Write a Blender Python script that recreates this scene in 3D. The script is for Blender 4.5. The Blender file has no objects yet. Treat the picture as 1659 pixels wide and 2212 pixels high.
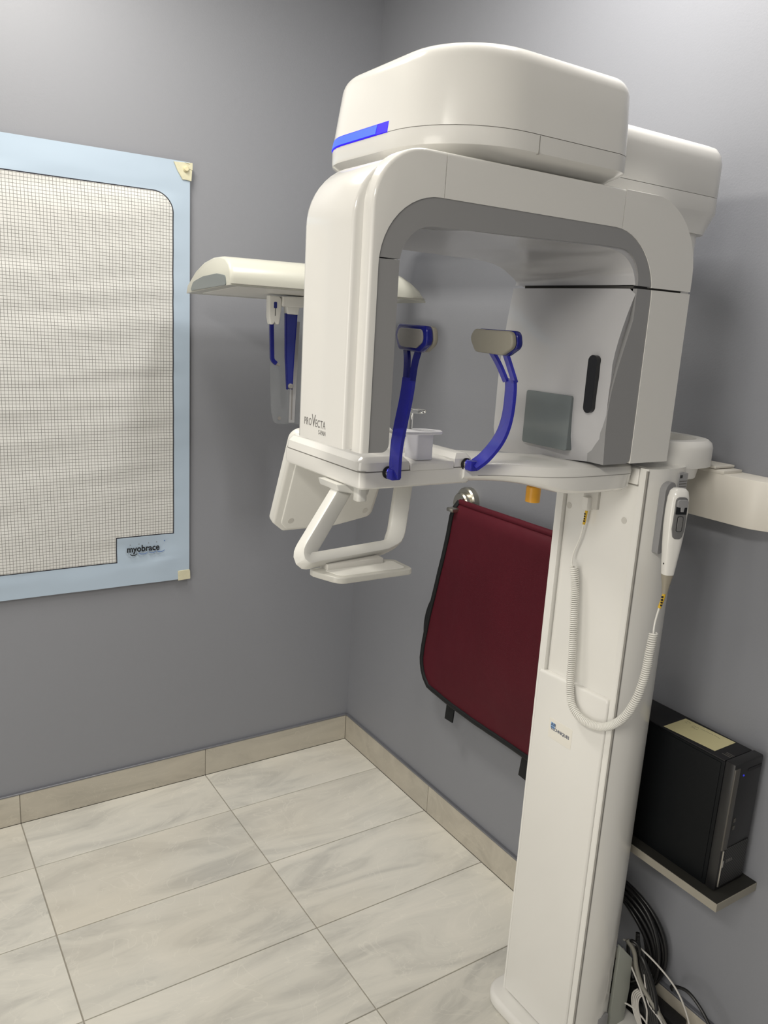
import bpy, bmesh, math, random
from mathutils import Vector, Matrix, noise
random.seed(3)
S = bpy.context.scene
COL = S.collection

# ------------------------------------------------------------------ camera
def camera():
    cx, cy, cz = -1.507, -2.4702, 1.6073
    yaw, pitch, roll = 0.5831, 0.2298, 0.0588
    f = Vector((math.sin(yaw)*math.cos(pitch), math.cos(yaw)*math.cos(pitch), -math.sin(pitch)))
    r0 = Vector((math.cos(yaw), -math.sin(yaw), 0)); u0 = r0.cross(f)
    c, s = math.cos(roll), math.sin(roll)
    r = r0*c + u0*s; u = -r0*s + u0*c
    cam = bpy.data.cameras.new('camera'); cam.sensor_fit = 'VERTICAL'; cam.sensor_height = 24
    cam.lens = 24*1730.06/2212; cam.clip_start = 0.02
    o = bpy.data.objects.new('camera', cam); COL.objects.link(o)
    m = Matrix((r, u, -f)).transposed().to_4x4(); m.translation = (cx, cy, cz)
    o.matrix_world = m; S.camera = o
camera()

# ------------------------------------------------------------------ light and exposure
S.view_settings.view_transform = 'Standard'; S.view_settings.look = 'None'
S.view_settings.gamma = 1.0; S.view_settings.use_curve_mapping = False
S.view_settings.exposure = 0.34
W = bpy.data.worlds.new('world'); S.world = W; W.use_nodes = True
W.node_tree.nodes['Background'].inputs[0].default_value = (1.0, 0.93, 0.84, 1)
W.node_tree.nodes['Background'].inputs[1].default_value = 0.0
def area(name, loc, size, size_y, power, col, rot=(0, 0, 0), spread=180):
    l = bpy.data.lights.new(name, 'AREA'); l.shape = 'RECTANGLE'; l.size = size; l.size_y = size_y
    l.energy = power; l.color = col; l.spread = math.radians(spread)
    o = bpy.data.objects.new(name, l); o.location = loc; o.rotation_euler = rot; COL.objects.link(o)
    return o
WARM = (1.0, 0.955, 0.86)
# recessed ceiling panels: one beside the left wall, one over the machine, then two added fill lights behind and to the left
area('ceiling_panel_or_fill', (-1.14, -0.60, 2.735), 0.28, 0.60, 15, WARM)
area('ceiling_spot_light', (-0.40, -1.27, 2.735), 0.16, 0.46, 12, (1.0, 0.965, 0.91))
area('ceiling_panel_or_fill', (-2.6, -2.7, 2.735), 0.40, 1.2, 38, WARM)  # added fill from behind left, stands for no known fixture
area('added_side_fill', (-3.25, -1.9, 1.0), 1.0, 2.0, 17, (1.0, 0.955, 0.87), (math.radians(90), 0, math.radians(-90)))  # added low side fill for the left-facing surfaces; no opening exists there

# ------------------------------------------------------------------ materials
def new_mat(name):
    m = bpy.data.materials.new(name); m.use_nodes = True
    nt = m.node_tree; return m, nt, nt.nodes['Principled BSDF']
def lin(c):
    return tuple(((v/255)/12.92 if v/255 <= 0.04045 else ((v/255+0.055)/1.055)**2.4) for v in c) + (1,)
def plastic(name, col, rough=0.35, metal=0, coat=0, bump=0.0, bscale=400, spec=0.5, var=0.04, vscale=6):
    m, nt, b = new_mat(name)
    tc = nt.nodes.new('ShaderNodeTexCoord')
    n = nt.nodes.new('ShaderNodeTexNoise'); n.inputs['Scale'].default_value = vscale; n.inputs['Detail'].default_value = 3
    nt.links.new(tc.outputs['Object'], n.inputs['Vector'])
    mx = nt.nodes.new('ShaderNodeMix'); mx.data_type = 'RGBA'
    mx.inputs[6].default_value = tuple(c*(1-var) for c in col[:3]) + (1,)
    mx.inputs[7].default_value = tuple(min(1, c*(1+var)) for c in col[:3]) + (1,)
    nt.links.new(n.outputs['Fac'], mx.inputs[0]); nt.links.new(mx.outputs[2], b.inputs['Base Color'])
    b.inputs['Roughness'].default_value = rough; b.inputs['Metallic'].default_value = metal
    b.inputs['Coat Weight'].default_value = coat; b.inputs['Coat Roughness'].default_value = 0.06
    b.inputs['Specular IOR Level'].default_value = spec
    if bump:
        n2 = nt.nodes.new('ShaderNodeTexNoise'); n2.inputs['Scale'].default_value = bscale; n2.inputs['Detail'].default_value = 4
        nt.links.new(tc.outputs['Object'], n2.inputs['Vector'])
        bp = nt.nodes.new('ShaderNodeBump'); bp.inputs['Strength'].default_value = bump; bp.inputs['Distance'].default_value = 0.002
        nt.links.new(n2.outputs['Fac'], bp.inputs['Height']); nt.links.new(bp.outputs['Normal'], b.inputs['Normal'])
    return m
MT = {}
MT['wall'] = plastic('wall_paint', (0.245, 0.253, 0.280), 0.55, bump=0.12, bscale=260, var=0.02, vscale=1.5, spec=0.35)
MT['ceiling'] = plastic('ceiling_paint', (0.78, 0.76, 0.72), 0.9)
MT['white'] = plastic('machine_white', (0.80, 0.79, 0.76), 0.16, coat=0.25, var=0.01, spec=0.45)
MT['whitesatin'] = plastic('machine_white_satin', (0.80, 0.79, 0.76), 0.32, var=0.01)
MT['softwhite'] = plastic('soft_white_plastic', (0.74, 0.735, 0.70), 0.38, var=0.015)
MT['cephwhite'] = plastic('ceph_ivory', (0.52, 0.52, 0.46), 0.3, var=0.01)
MT['rearcover'] = plastic('rear_cover_grey', (0.42, 0.44, 0.40), 0.45)
MT['seam'] = plastic('dark_seam', (0.06, 0.058, 0.055), 0.7)
MT['softseam'] = plastic('grey_seam', (0.30, 0.29, 0.27), 0.7)
MT['grey'] = plastic('machine_grey', (0.30, 0.30, 0.305), 0.30, var=0.01)
MT['greygloss'] = plastic('machine_grey_gloss', (0.50, 0.50, 0.515), 0.12, coat=0.3, var=0.01)
MT['black'] = plastic('black_plastic', (0.012, 0.012, 0.013), 0.35)
MT['blackmatte'] = plastic('black_matte', (0.010, 0.010, 0.011), 0.6, bump=0.3, bscale=600)
MT['slotblack'] = plastic('slot_black', (0.010, 0.011, 0.013), 0.15)
MT['mirror'] = plastic('dull_mirror', (0.17, 0.195, 0.20), 0.12, var=0.02)
MT['padgrey'] = plastic('pad_grey', (0.27, 0.255, 0.21), 0.5, var=0.03)
MT['padcap'] = plastic('pad_cap', (0.24, 0.23, 0.22), 0.35, var=0.03)
MT['steel'] = plastic('brushed_steel', (0.52, 0.50, 0.44), 0.28, metal=1.0)
MT['alu'] = plastic('aluminium', (0.62, 0.60, 0.55), 0.35, metal=1.0)
MT['chrome'] = plastic('chrome', (0.75, 0.74, 0.70), 0.12, metal=1.0)
MT['trim'] = plastic('edge_trim_metal', (0.20, 0.205, 0.23), 0.4, metal=0.4)
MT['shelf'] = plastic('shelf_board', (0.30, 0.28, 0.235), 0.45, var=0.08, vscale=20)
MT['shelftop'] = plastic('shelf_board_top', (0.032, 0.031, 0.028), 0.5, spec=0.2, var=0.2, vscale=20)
MT['handsetgrey'] = plastic('handset_grey', (0.16, 0.16, 0.162), 0.4)
MT['holdergrey'] = plastic('holder_grey', (0.27, 0.27, 0.28), 0.4)
MT['boot'] = plastic('boot_beige', (0.33, 0.30, 0.24), 0.5)
MT['yellow'] = plastic('yellow_tag', (0.72, 0.46, 0.03), 0.4)
MT['orange'] = plastic('amber_cap', (0.75, 0.36, 0.03), 0.4)
MT['cord'] = plastic('cord_white', (0.80, 0.79, 0.75), 0.32)
MT['cablewhite'] = plastic('cable_white', (0.55, 0.53, 0.50), 0.45)
MT['cablegrey'] = plastic('cable_grey', (0.24, 0.23, 0.20), 0.5)
MT['note'] = plastic('yellow_note', (0.62, 0.57, 0.33), 0.7, var=0.03)
MT['ink'] = plastic('pen_ink', (0.22, 0.21, 0.15), 0.7)
MT['print'] = plastic('print_black', (0.008, 0.010, 0.014), 0.5)
MT['printgrey'] = plastic('print_grey', (0.16, 0.155, 0.15), 0.5)
MT['printblue'] = plastic('print_blue', (0.14, 0.22, 0.42), 0.5)
MT['printcyan'] = plastic('print_light_blue', (0.25, 0.42, 0.68), 0.5)
MT['printnavy'] = plastic('print_navy', (0.035, 0.05, 0.11), 0.5)
MT['tape'] = plastic('masking_tape', (0.60, 0.575, 0.42), 0.6, var=0.1, vscale=60, bump=0.4, bscale=120)
MT['tack'] = plastic('tack_ivory', (0.66, 0.60, 0.40), 0.35)
MT['boxwhite'] = plastic('sheet_metal_white', (0.70, 0.67, 0.61), 0.4, var=0.03)
MT['label'] = plastic('grey_label', (0.36, 0.36, 0.37), 0.5)
MT['sticker'] = plastic('cream_sticker', (0.80, 0.775, 0.71), 0.3, var=0.01)
MT['dot'] = plastic('screw_cap', (0.60, 0.585, 0.55), 0.4)
MT['grout'] = plastic('grout', (0.37, 0.345, 0.30), 0.9, bump=0.4, bscale=300)
MT['tower'] = plastic('tower_black', (0.007, 0.008, 0.009), 0.42, spec=0.10, bump=0.1, bscale=900, var=0.1)
MT['towertop'] = plastic('tower_dark', (0.014, 0.014, 0.016), 0.45, spec=0.3, bump=0.1, bscale=900, var=0.1)
MT['towergrey'] = plastic('tower_grey_strip', (0.075, 0.07, 0.062), 0.35)

def glassy(name, col, rough, trans, alpha=1.0, ior=1.45):
    m, nt, b = new_mat(name)
    b.inputs['Base Color'].default_value = tuple(col)+(1,)
    b.inputs['Roughness'].default_value = rough; b.inputs['Transmission Weight'].default_value = trans
    b.inputs['IOR'].default_value = ior; b.inputs['Alpha'].default_value = alpha
    return m
MT['blue'] = glassy('translucent_blue', (0.055, 0.060, 0.60), 0.14, 0.55)
MT['bluedark'] = glassy('deep_blue', (0.012, 0.016, 0.20), 0.12, 0.15)
MT['bluegrey'] = glassy('dull_blue', (0.030, 0.040, 0.24), 0.25, 0.2)
MT['clear'] = glassy('clear_acrylic', (0.95, 0.95, 0.92), 0.03, 1.0, ior=1.35)
MT['frost'] = glassy('frosted_plastic', (0.90, 0.90, 0.96), 0.45, 0.12)
MT['smoke'] = glassy('clear_plate', (0.85, 0.87, 0.88), 0.12, 0.92, ior=1.15)
MT['milky'] = glassy('milky_tray', (0.86, 0.85, 0.80), 0.25, 0.45)

def emit(name, col, strength):
    m, nt, b = new_mat(name)
    b.inputs['Base Color'].default_value = (0.004, 0.004, 0.02, 1)
    b.inputs['Emission Color'].default_value = tuple(col)+(1,); b.inputs['Emission Strength'].default_value = strength
    return m
MT['led'] = emit('blue_light', (0.055, 0.15, 1.0), 1.0)
MT['lededge'] = emit('blue_light_rim', (0.03, 0.0, 0.95), 0.9)
MT['pcled'] = emit('power_light', (0.03, 0.04, 0.6), 0.6)

def mathn(nt, op, a, b=None, c=None):
    n = nt.nodes.new('ShaderNodeMath'); n.operation = op
    for i, v in enumerate((a, b, c)):
        if v is None: continue
        if hasattr(v, 'is_linked') or hasattr(v, 'links'): nt.links.new(v, n.inputs[i])
        else: n.inputs[i].default_value = v
    return n.outputs[0]

def stone_mat(name, base, dark, light, warm):
    m, nt, b = new_mat(name)
    N = nt.nodes.new; L = nt.links.new
    tc = N('ShaderNodeTexCoord'); oi = N('ShaderNodeObjectInfo')
    off = N('ShaderNodeVectorMath'); off.operation = 'SCALE'; off.inputs[0].default_value = (17, 31, 11)
    L(oi.outputs['Random'], off.inputs['Scale'])
    ad = N('ShaderNodeVectorMath'); L(tc.outputs['Object'], ad.inputs[0]); L(off.outputs[0], ad.inputs[1])
    mp = N('ShaderNodeMapping'); mp.inputs['Scale'].default_value = (1.7, 6.0, 6.0); mp.inputs['Rotation'].default_value = (0, 0, 0.03)
    L(ad.outputs[0], mp.inputs['Vector'])
    n1 = N('ShaderNodeTexNoise'); n1.inputs['Scale'].default_value = 1.5; n1.inputs['Detail'].default_value = 8; n1.inputs['Roughness'].default_value = 0.62; n1.inputs['Distortion'].default_value = 1.1
    L(mp.outputs[0], n1.inputs['Vector'])
    r1 = N('ShaderNodeValToRGB'); e = r1.color_ramp.elements
    e[0].position = 0.30; e[0].color = dark; e[1].position = 0.72; e[1].color = light
    x = r1.color_ramp.elements.new(0.50); x.color = base
    L(n1.outputs['Fac'], r1.inputs['Fac'])
    n2 = N('ShaderNodeTexNoise'); n2.inputs['Scale'].default_value = 2.2; n2.inputs['Detail'].default_value = 2
    L(ad.outputs[0], n2.inputs['Vector'])
    r2 = N('ShaderNodeValToRGB'); r2.color_ramp.elements[0].position = 0.45; r2.color_ramp.elements[1].position = 0.75
    L(n2.outputs['Fac'], r2.inputs['Fac'])
    mx = N('ShaderNodeMix'); mx.data_type = 'RGBA'; mx.inputs[7].default_value = warm
    sc = mathn(nt, 'MULTIPLY', r2.outputs[0], 0.5); L(sc, mx.inputs[0]); L(r1.outputs[0], mx.inputs[6])
    # thin pale veins
    n3 = N('ShaderNodeTexNoise'); n3.inputs['Scale'].default_value = 5; n3.inputs['Detail'].default_value = 3; n3.inputs['Distortion'].default_value = 2.0
    L(ad.outputs[0], n3.inputs['Vector'])
    v = mathn(nt, 'ABSOLUTE', mathn(nt, 'SUBTRACT', n3.outputs['Fac'], 0.5))
    v = mathn(nt, 'LESS_THAN', v, 0.006); v = mathn(nt, 'MULTIPLY', v, 0.20)
    m2 = N('ShaderNodeMix'); m2.data_type = 'RGBA'; m2.inputs[7].default_value = tuple(min(1, c*1.15) for c in light[:3])+(1,)
    L(v, m2.inputs[0]); L(mx.outputs[2], m2.inputs[6])
    # per-tile tone
    tone = mathn(nt, 'MULTIPLY_ADD', oi.outputs['Random'], 0.10, 0.95)
    hs = N('ShaderNodeHueSaturation'); L(m2.outputs[2], hs.inputs['Color']); L(tone, hs.inputs['Value'])
    L(hs.outputs[0], b.inputs['Base Color'])
    b.inputs['Roughness'].default_value = 0.42; b.inputs['Specular IOR Level'].default_value = 0.4
    bp = N('ShaderNodeBump'); bp.inputs['Strength'].default_value = 0.06; bp.inputs['Distance'].default_value = 0.004
    L(n1.outputs['Fac'], bp.inputs['Height']); L(bp.outputs[0], b.inputs['Normal'])
    return m
MT['tile'] = stone_mat('floor_stone', (0.66, 0.645, 0.59, 1), (0.50, 0.49, 0.455, 1), (0.74, 0.715, 0.65, 1), (0.70, 0.65, 0.55, 1))
MT['basetile'] = stone_mat('base_stone', (0.48, 0.45, 0.385, 1), (0.38, 0.355, 0.305, 1), (0.55, 0.515, 0.44, 1), (0.52, 0.47, 0.39, 1))

def fabric_mat(name, col, rough=0.45):
    m, nt, b = new_mat(name)
    N = nt.nodes.new; L = nt.links.new
    tc = N('ShaderNodeTexCoord')
    w = N('ShaderNodeTexNoise'); w.inputs['Scale'].default_value = 700; L(tc.outputs['Object'], w.inputs['Vector'])
    n = N('ShaderNodeTexNoise'); n.inputs['Scale'].default_value = 7; n.inputs['Detail'].default_value = 3; L(tc.outputs['Object'], n.inputs['Vector'])
    mx = N('ShaderNodeMix'); mx.data_type = 'RGBA'; mx.inputs[6].default_value = tuple(c*0.85 for c in col)+(1,); mx.inputs[7].default_value = tuple(c*1.15 for c in col)+(1,)
    L(n.outputs['Fac'], mx.inputs[0]); L(mx.outputs[2], b.inputs['Base Color'])
    b.inputs['Roughness'].default_value = rough; b.inputs['Specular IOR Level'].default_value = 0.22
    bp = N('ShaderNodeBump'); bp.inputs['Strength'].default_value = 0.25; bp.inputs['Distance'].default_value = 0.001
    L(w.outputs['Fac'], bp.inputs['Height']); L(bp.outputs[0], b.inputs['Normal'])
    return m
MT['apron'] = fabric_mat('burgundy_vinyl', (0.075, 0.0060, 0.013), 0.5)
MT['apronblack'] = fabric_mat('black_binding', (0.012, 0.013, 0.014), 0.55)

def poster_mat():
    m, nt, b = new_mat('printed_chart')
    N = nt.nodes.new; L = nt.links.new
    tc = N('ShaderNodeTexCoord'); sp = N('ShaderNodeSeparateXYZ'); L(tc.outputs['Object'], sp.inputs[0])
    X, Z = sp.outputs['X'], sp.outputs['Z']
    M = lambda *a: mathn(nt, *a)
    # rounded rectangle holding the grid: x -1.70..-0.692, z 0.829..1.955
    cx, cz, hx, hz, r = -1.196, 1.389, 0.504, 0.560, 0.058
    qx = M('SUBTRACT', M('ABSOLUTE', M('SUBTRACT', X, cx)), hx-r)
    qz = M('SUBTRACT', M('ABSOLUTE', M('SUBTRACT', Z, cz)), hz-r)
    ln = M('SQRT', M('ADD', M('POWER', M('MAXIMUM', qx, 0.0), 2.0), M('POWER', M('MAXIMUM', qz, 0.0), 2.0)))
    d1 = M('SUBTRACT', M('ADD', ln, M('MINIMUM', M('MAXIMUM', qx, qz), 0.0)), r)
    # notch for the logo: x > -0.874, z < 0.909
    d2 = M('MINIMUM', M('SUBTRACT', X, -0.874), M('SUBTRACT', 0.909, Z))
    d = M('MAXIMUM', d1, d2)
    inside = M('LESS_THAN', d, 0.0)
    border = M('LESS_THAN', M('ABSOLUTE', d), 0.0016)
    g = 0.0092
    def ln_(v):
        f = M('ABSOLUTE', M('SUBTRACT', M('FRACT', M('DIVIDE', v, g)), 0.5))
        return M('LESS_THAN', f, 0.065)
    grid = M('MAXIMUM', ln_(X), ln_(Z))
    def mix(f, a, c):
        x = N('ShaderNodeMix'); x.data_type = 'RGBA'
        L(f, x.inputs[0])
        for i, v in ((6, a), (7, c)):
            if isinstance(v, tuple): x.inputs[i].default_value = v
            else: L(v, x.inputs[i])
        return x.outputs[2]
    white = (0.64, 0.64, 0.63, 1)
    c = mix(grid, white, (0.19, 0.19, 0.18, 1))
    c = mix(inside, (0.405, 0.495, 0.60, 1), c)
    c = mix(border, c, (0.02, 0.02, 0.03, 1))
    L(c, b.inputs['Base Color']); b.inputs['Roughness'].default_value = 0.42
    b.inputs['Specular IOR Level'].default_value = 0.4
    return m
MT['poster'] = poster_mat()

def grille_mat():
    m, nt, b = new_mat('grille_mesh')
    N = nt.nodes.new; L = nt.links.new
    tc = N('ShaderNodeTexCoord')
    ch = N('ShaderNodeTexChecker'); ch.inputs['Scale'].default_value = 330
    ch.inputs['Color1'].default_value = (0.05, 0.05, 0.05, 1); ch.inputs['Color2'].default_value = (0.006, 0.006, 0.006, 1)
    L(tc.outputs['Object'], ch.inputs['Vector']); L(ch.outputs[0], b.inputs['Base Color']); b.inputs['Roughness'].default_value = 0.5
    return m
MT['grille'] = grille_mat()

# ------------------------------------------------------------------ object helpers
WORLD = {}
def root(name, loc, label, cat, group=None):
    o = bpy.data.objects.new(name, None); o.empty_display_size = 0.05; o.location = loc; COL.objects.link(o)
    o['label'] = label; o['category'] = cat
    if group: o['group'] = group
    WORLD[o.name] = Vector(loc)
    return o
def link(name, me, mat, parent=None, origin=(0, 0, 0)):
    o = bpy.data.objects.new(name, me); COL.objects.link(o)
    if mat is not None:
        me.materials.clear(); me.materials.append(MT[mat])
    org = Vector(origin)
    if parent is not None:
        o.parent = parent; o.location = org - WORLD[parent.name]
    else: o.location = org
    WORLD[o.name] = org
    return o
def obj(name, bm, mat, parent=None, sharp=35, smooth=True, label=None, center=False):
    bmesh.ops.recalc_face_normals(bm, faces=bm.faces)
    org = (0, 0, 0)
    if center and len(bm.verts):
        org = sum((v.co for v in bm.verts), Vector())/len(bm.verts)
        for v in bm.verts: v.co -= org
    me = bpy.data.meshes.new(name); bm.to_mesh(me); bm.free()
    if smooth:
        me.shade_smooth(); me.set_sharp_from_angle(angle=math.radians(sharp))
    o = link(name, me, mat, parent, org)
    if label: o['label'] = label
    return o
def top(o, label, cat, group=None):
    o['label'] = label; o['category'] = cat
    if group: o['group'] = group
    return o
def struct(o): o['kind'] = 'structure'; return o

AX = {'x': lambda p, t: (t, p[0], p[1]), 'y': lambda p, t: (p[0], t, p[1]), 'z': lambda p, t: (p[0], p[1], t)}
def add_prism(bm, pts, axis, a, b, bev=0.0, seg=3, pred=None, bev2=None):
    """closed prism of outline pts between a and b along axis; rims where pred(v1,v2) holds are rounded"""
    f = AX[axis]
    va = [bm.verts.new(f(p, a)) for p in pts]; vb = [bm.verts.new(f(p, b)) for p in pts]
    n = len(pts)
    fs = [bm.faces.new(va), bm.faces.new(vb[::-1])]
    for i in range(n):
        fs.append(bm.faces.new((va[i], va[(i+1) % n], vb[(i+1) % n], vb[i])))
    bmesh.ops.recalc_face_normals(bm, faces=fs)
    if bev > 0:
        for ring, bw in ((va, bev), (vb, bev if bev2 is None else bev2)):
            rim = []
            for i in range(n):
                v1, v2 = ring[i], ring[(i+1) % n]
                if pred is None or pred(v1.co, v2.co):
                    e = bm.edges.get((v1, v2))
                    if e: rim.append(e)
            if rim and bw > 0: bmesh.ops.bevel(bm, geom=rim, offset=bw, segments=seg, profile=0.5, affect='EDGES', clamp_overlap=True)
    return bm
def prism(pts, axis, a, b, bev=0.0, seg=3, pred=None, bev2=None):
    return add_prism(bmesh.new(), pts, axis, a, b, bev, seg, pred, bev2)
def add_box(bm, x0, x1, y0, y1, z0, z1, bev=0.0, seg=2):
    r = bmesh.ops.create_cube(bm, size=1)
    vs = r['verts']
    for v in vs: v.co = Vector((x0+(v.co.x+.5)*(x1-x0), y0+(v.co.y+.5)*(y1-y0), z0+(v.co.z+.5)*(z1-z0)))
    if bev:
        es = list({e for v in vs for e in v.link_edges})
        bmesh.ops.bevel(bm, geom=es, offset=bev, segments=seg, profile=0.5, affect='EDGES', clamp_overlap=True)
    return bm
def box(x0, x1, y0, y1, z0, z1, bev=0.0, seg=2):
    return add_box(bmesh.new(), x0, x1, y0, y1, z0, z1, bev, seg)
def fillet(pts, seg=8):
    """pts (a,b,r) -> rounded outline"""
    out = []; n = len(pts)
    for i in range(n):
        p = Vector(pts[i][:2]); r = pts[i][2] if len(pts[i]) > 2 else 0
        if r <= 0: out.append(tuple(p)); continue
        a = (Vector(pts[i-1][:2])-p); b = (Vector(pts[(i+1) % n][:2])-p)
        ua, ub = a.normalized(), b.normalized()
        ang = ua.angle(ub); t = min(r/math.tan(ang/2), a.length*0.499, b.length*0.499); rr = t*math.tan(ang/2)
        c = p + (ua+ub).normalized()*(rr/math.sin(ang/2))
        s, e = p+ua*t-c, p+ub*t-c
        sweep = s.angle_signed(e)
        k = max(2, int(seg*abs(sweep)/(math.pi/2)+0.5))
        a0 = math.atan2(s.y, s.x)
        for j in range(k+1):
            th = a0 - sweep*j/k
            out.append((c.x+rr*math.cos(th), c.y+rr*math.sin(th)))
    return out
def rrect(x0, x1, y0, y1, r, seg=6):
    if not isinstance(r, (tuple, list)): r = (r, r, r, r)
    return fillet([(x0, y0, r[0]), (x1, y0, r[1]), (x1, y1, r[2]), (x0, y1, r[3])], seg)
def loft(loops, cap=True):
    bm = bmesh.new()
    L = [[bm.verts.new(p) for p in lp] for lp in loops]
    n = len(loops[0])
    for a, b in zip(L, L[1:]):
        for i in range(n): bm.faces.new((a[i], a[(i+1) % n], b[(i+1) % n], b[i]))
    if cap:
        bm.faces.new(L[0][::-1]); bm.faces.new(L[-1])
    return bm
def bez(pts, n=8):
    """Catmull-Rom through pts"""
    P = [Vector(p) for p in pts]; out = []
    for i in range(len(P)-1):
        p0 = P[i-1] if i else P[i]*2-P[i+1]; p1, p2 = P[i], P[i+1]; p3 = P[i+2] if i+2 < len(P) else P[i+1]*2-P[i]
        for j in range(n):
            t = j/n
            out.append(0.5*((2*p1)+(-p0+p2)*t+(2*p0-5*p1+4*p2-p3)*t*t+(-p0+3*p1-3*p2+p3)*t**3))
    out.append(P[-1]); return out
def corner_path(pts, rad, n=8):
    """polyline with rounded corners"""
    P = [Vector(p) for p in pts]; out = [P[0]]
    for i in range(1, len(P)-1):
        a = (P[i-1]-P[i]); b = (P[i+1]-P[i])
        t = min(rad, a.length*.49, b.length*.49)
        s, e = P[i]+a.normalized()*t, P[i]+b.normalized()*t
        for j in range(n+1):
            u = j/n; out.append(s*(1-u)**2+P[i]*2*u*(1-u)+e*u*u)
    out.append(P[-1]); return out
def sweep(bm, path, prof, up=Vector((0, 0, 1)), scale=None, cap=True):
    """prof list of (a,b) along side vector and up-ish vector"""
    rings = []; n = len(path); nrm = None
    for i, p in enumerate(path):
        t = (path[min(i+1, n-1)]-path[max(i-1, 0)]).normalized()
        if nrm is None:
            nrm = (up - t*up.dot(t))
            if nrm.length < 1e-4: nrm = Vector((1, 0, 0)) - t*t.x
        else: nrm = nrm - t*nrm.dot(t)
        nrm.normalize(); side = t.cross(nrm)
        k = scale(i/(n-1)) if scale else 1
        ka, kb = k if isinstance(k, tuple) else (k, k)
        rings.append([bm.verts.new(p+side*a*ka+nrm*b*kb) for a, b in prof])
    m = len(prof)
    for a, b in zip(rings, rings[1:]):
        for i in range(m): bm.faces.new((a[i], a[(i+1) % m], b[(i+1) % m], b[i]))
    if cap: bm.faces.new(rings[0][::-1]); bm.faces.new(rings[-1])
    return bm
def circ(r, k=8): return [(r*math.cos(2*math.pi*i/k), r*math.sin(2*math.pi*i/k)) for i in range(k)]
def tube(path, r, k=8, bm=None, scale=None): return sweep(bm or bmesh.new(), path, circ(r, k), scale=scale)
def disc(bm, c, nrm, r, h, seg=20, bev=0.0):
    nrm = Vector(nrm).normalized(); c = Vector(c)
    q = nrm.to_track_quat('Z', 'Y')
    loops = [(0, r), (h-bev, r), (h, r-bev)] if bev else [(0, r), (h, r)]
    rings = []
    for z, rr in loops:
        rings.append([bm.verts.new(c + q @ Vector((rr*math.cos(2*math.pi*i/seg), rr*math.sin(2*math.pi*i/seg), z))) for i in range(seg)])
    for a, b in zip(rings, rings[1:]):
        for i in range(seg): bm.faces.new((a[i], a[(i+1) % seg], b[(i+1) % seg], b[i]))
    bm.faces.new(rings[0][::-1]); bm.faces.new(rings[-1]); return bm
def text(name, body, mat, parent, M, size, ext=0.0004, offset=0.0, sx=1.0, spacing=1.0, label=None):
    """lettering laid in the plane of matrix M (x right, y up, z out)"""
    cu = bpy.data.curves.new('t', 'FONT'); cu.body = body; cu.size = size; cu.extrude = ext; cu.offset = offset
    cu.space_character = spacing; cu.resolution_u = 3
    o = bpy.data.objects.new('t', cu); COL.objects.link(o)
    dg = bpy.context.evaluated_depsgraph_get(); dg.update()
    me = bpy.data.meshes.new_from_object(o.evaluated_get(dg)); bpy.data.objects.remove(o); bpy.data.curves.remove(cu)
    me.transform(Matrix.Diagonal((sx, 1, 1, 1))); me.transform(M)
    me.name = name
    t = link(name, me, mat, parent)
    if label: t['label'] = label
    return t
def frame(o, x, y):
    x = Vector(x).normalized(); y = Vector(y); y = (y-x*y.dot(x)).normalized(); z = x.cross(y)
    m = Matrix((x, y, z)).transposed().to_4x4(); m.translation = o; return m

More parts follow.
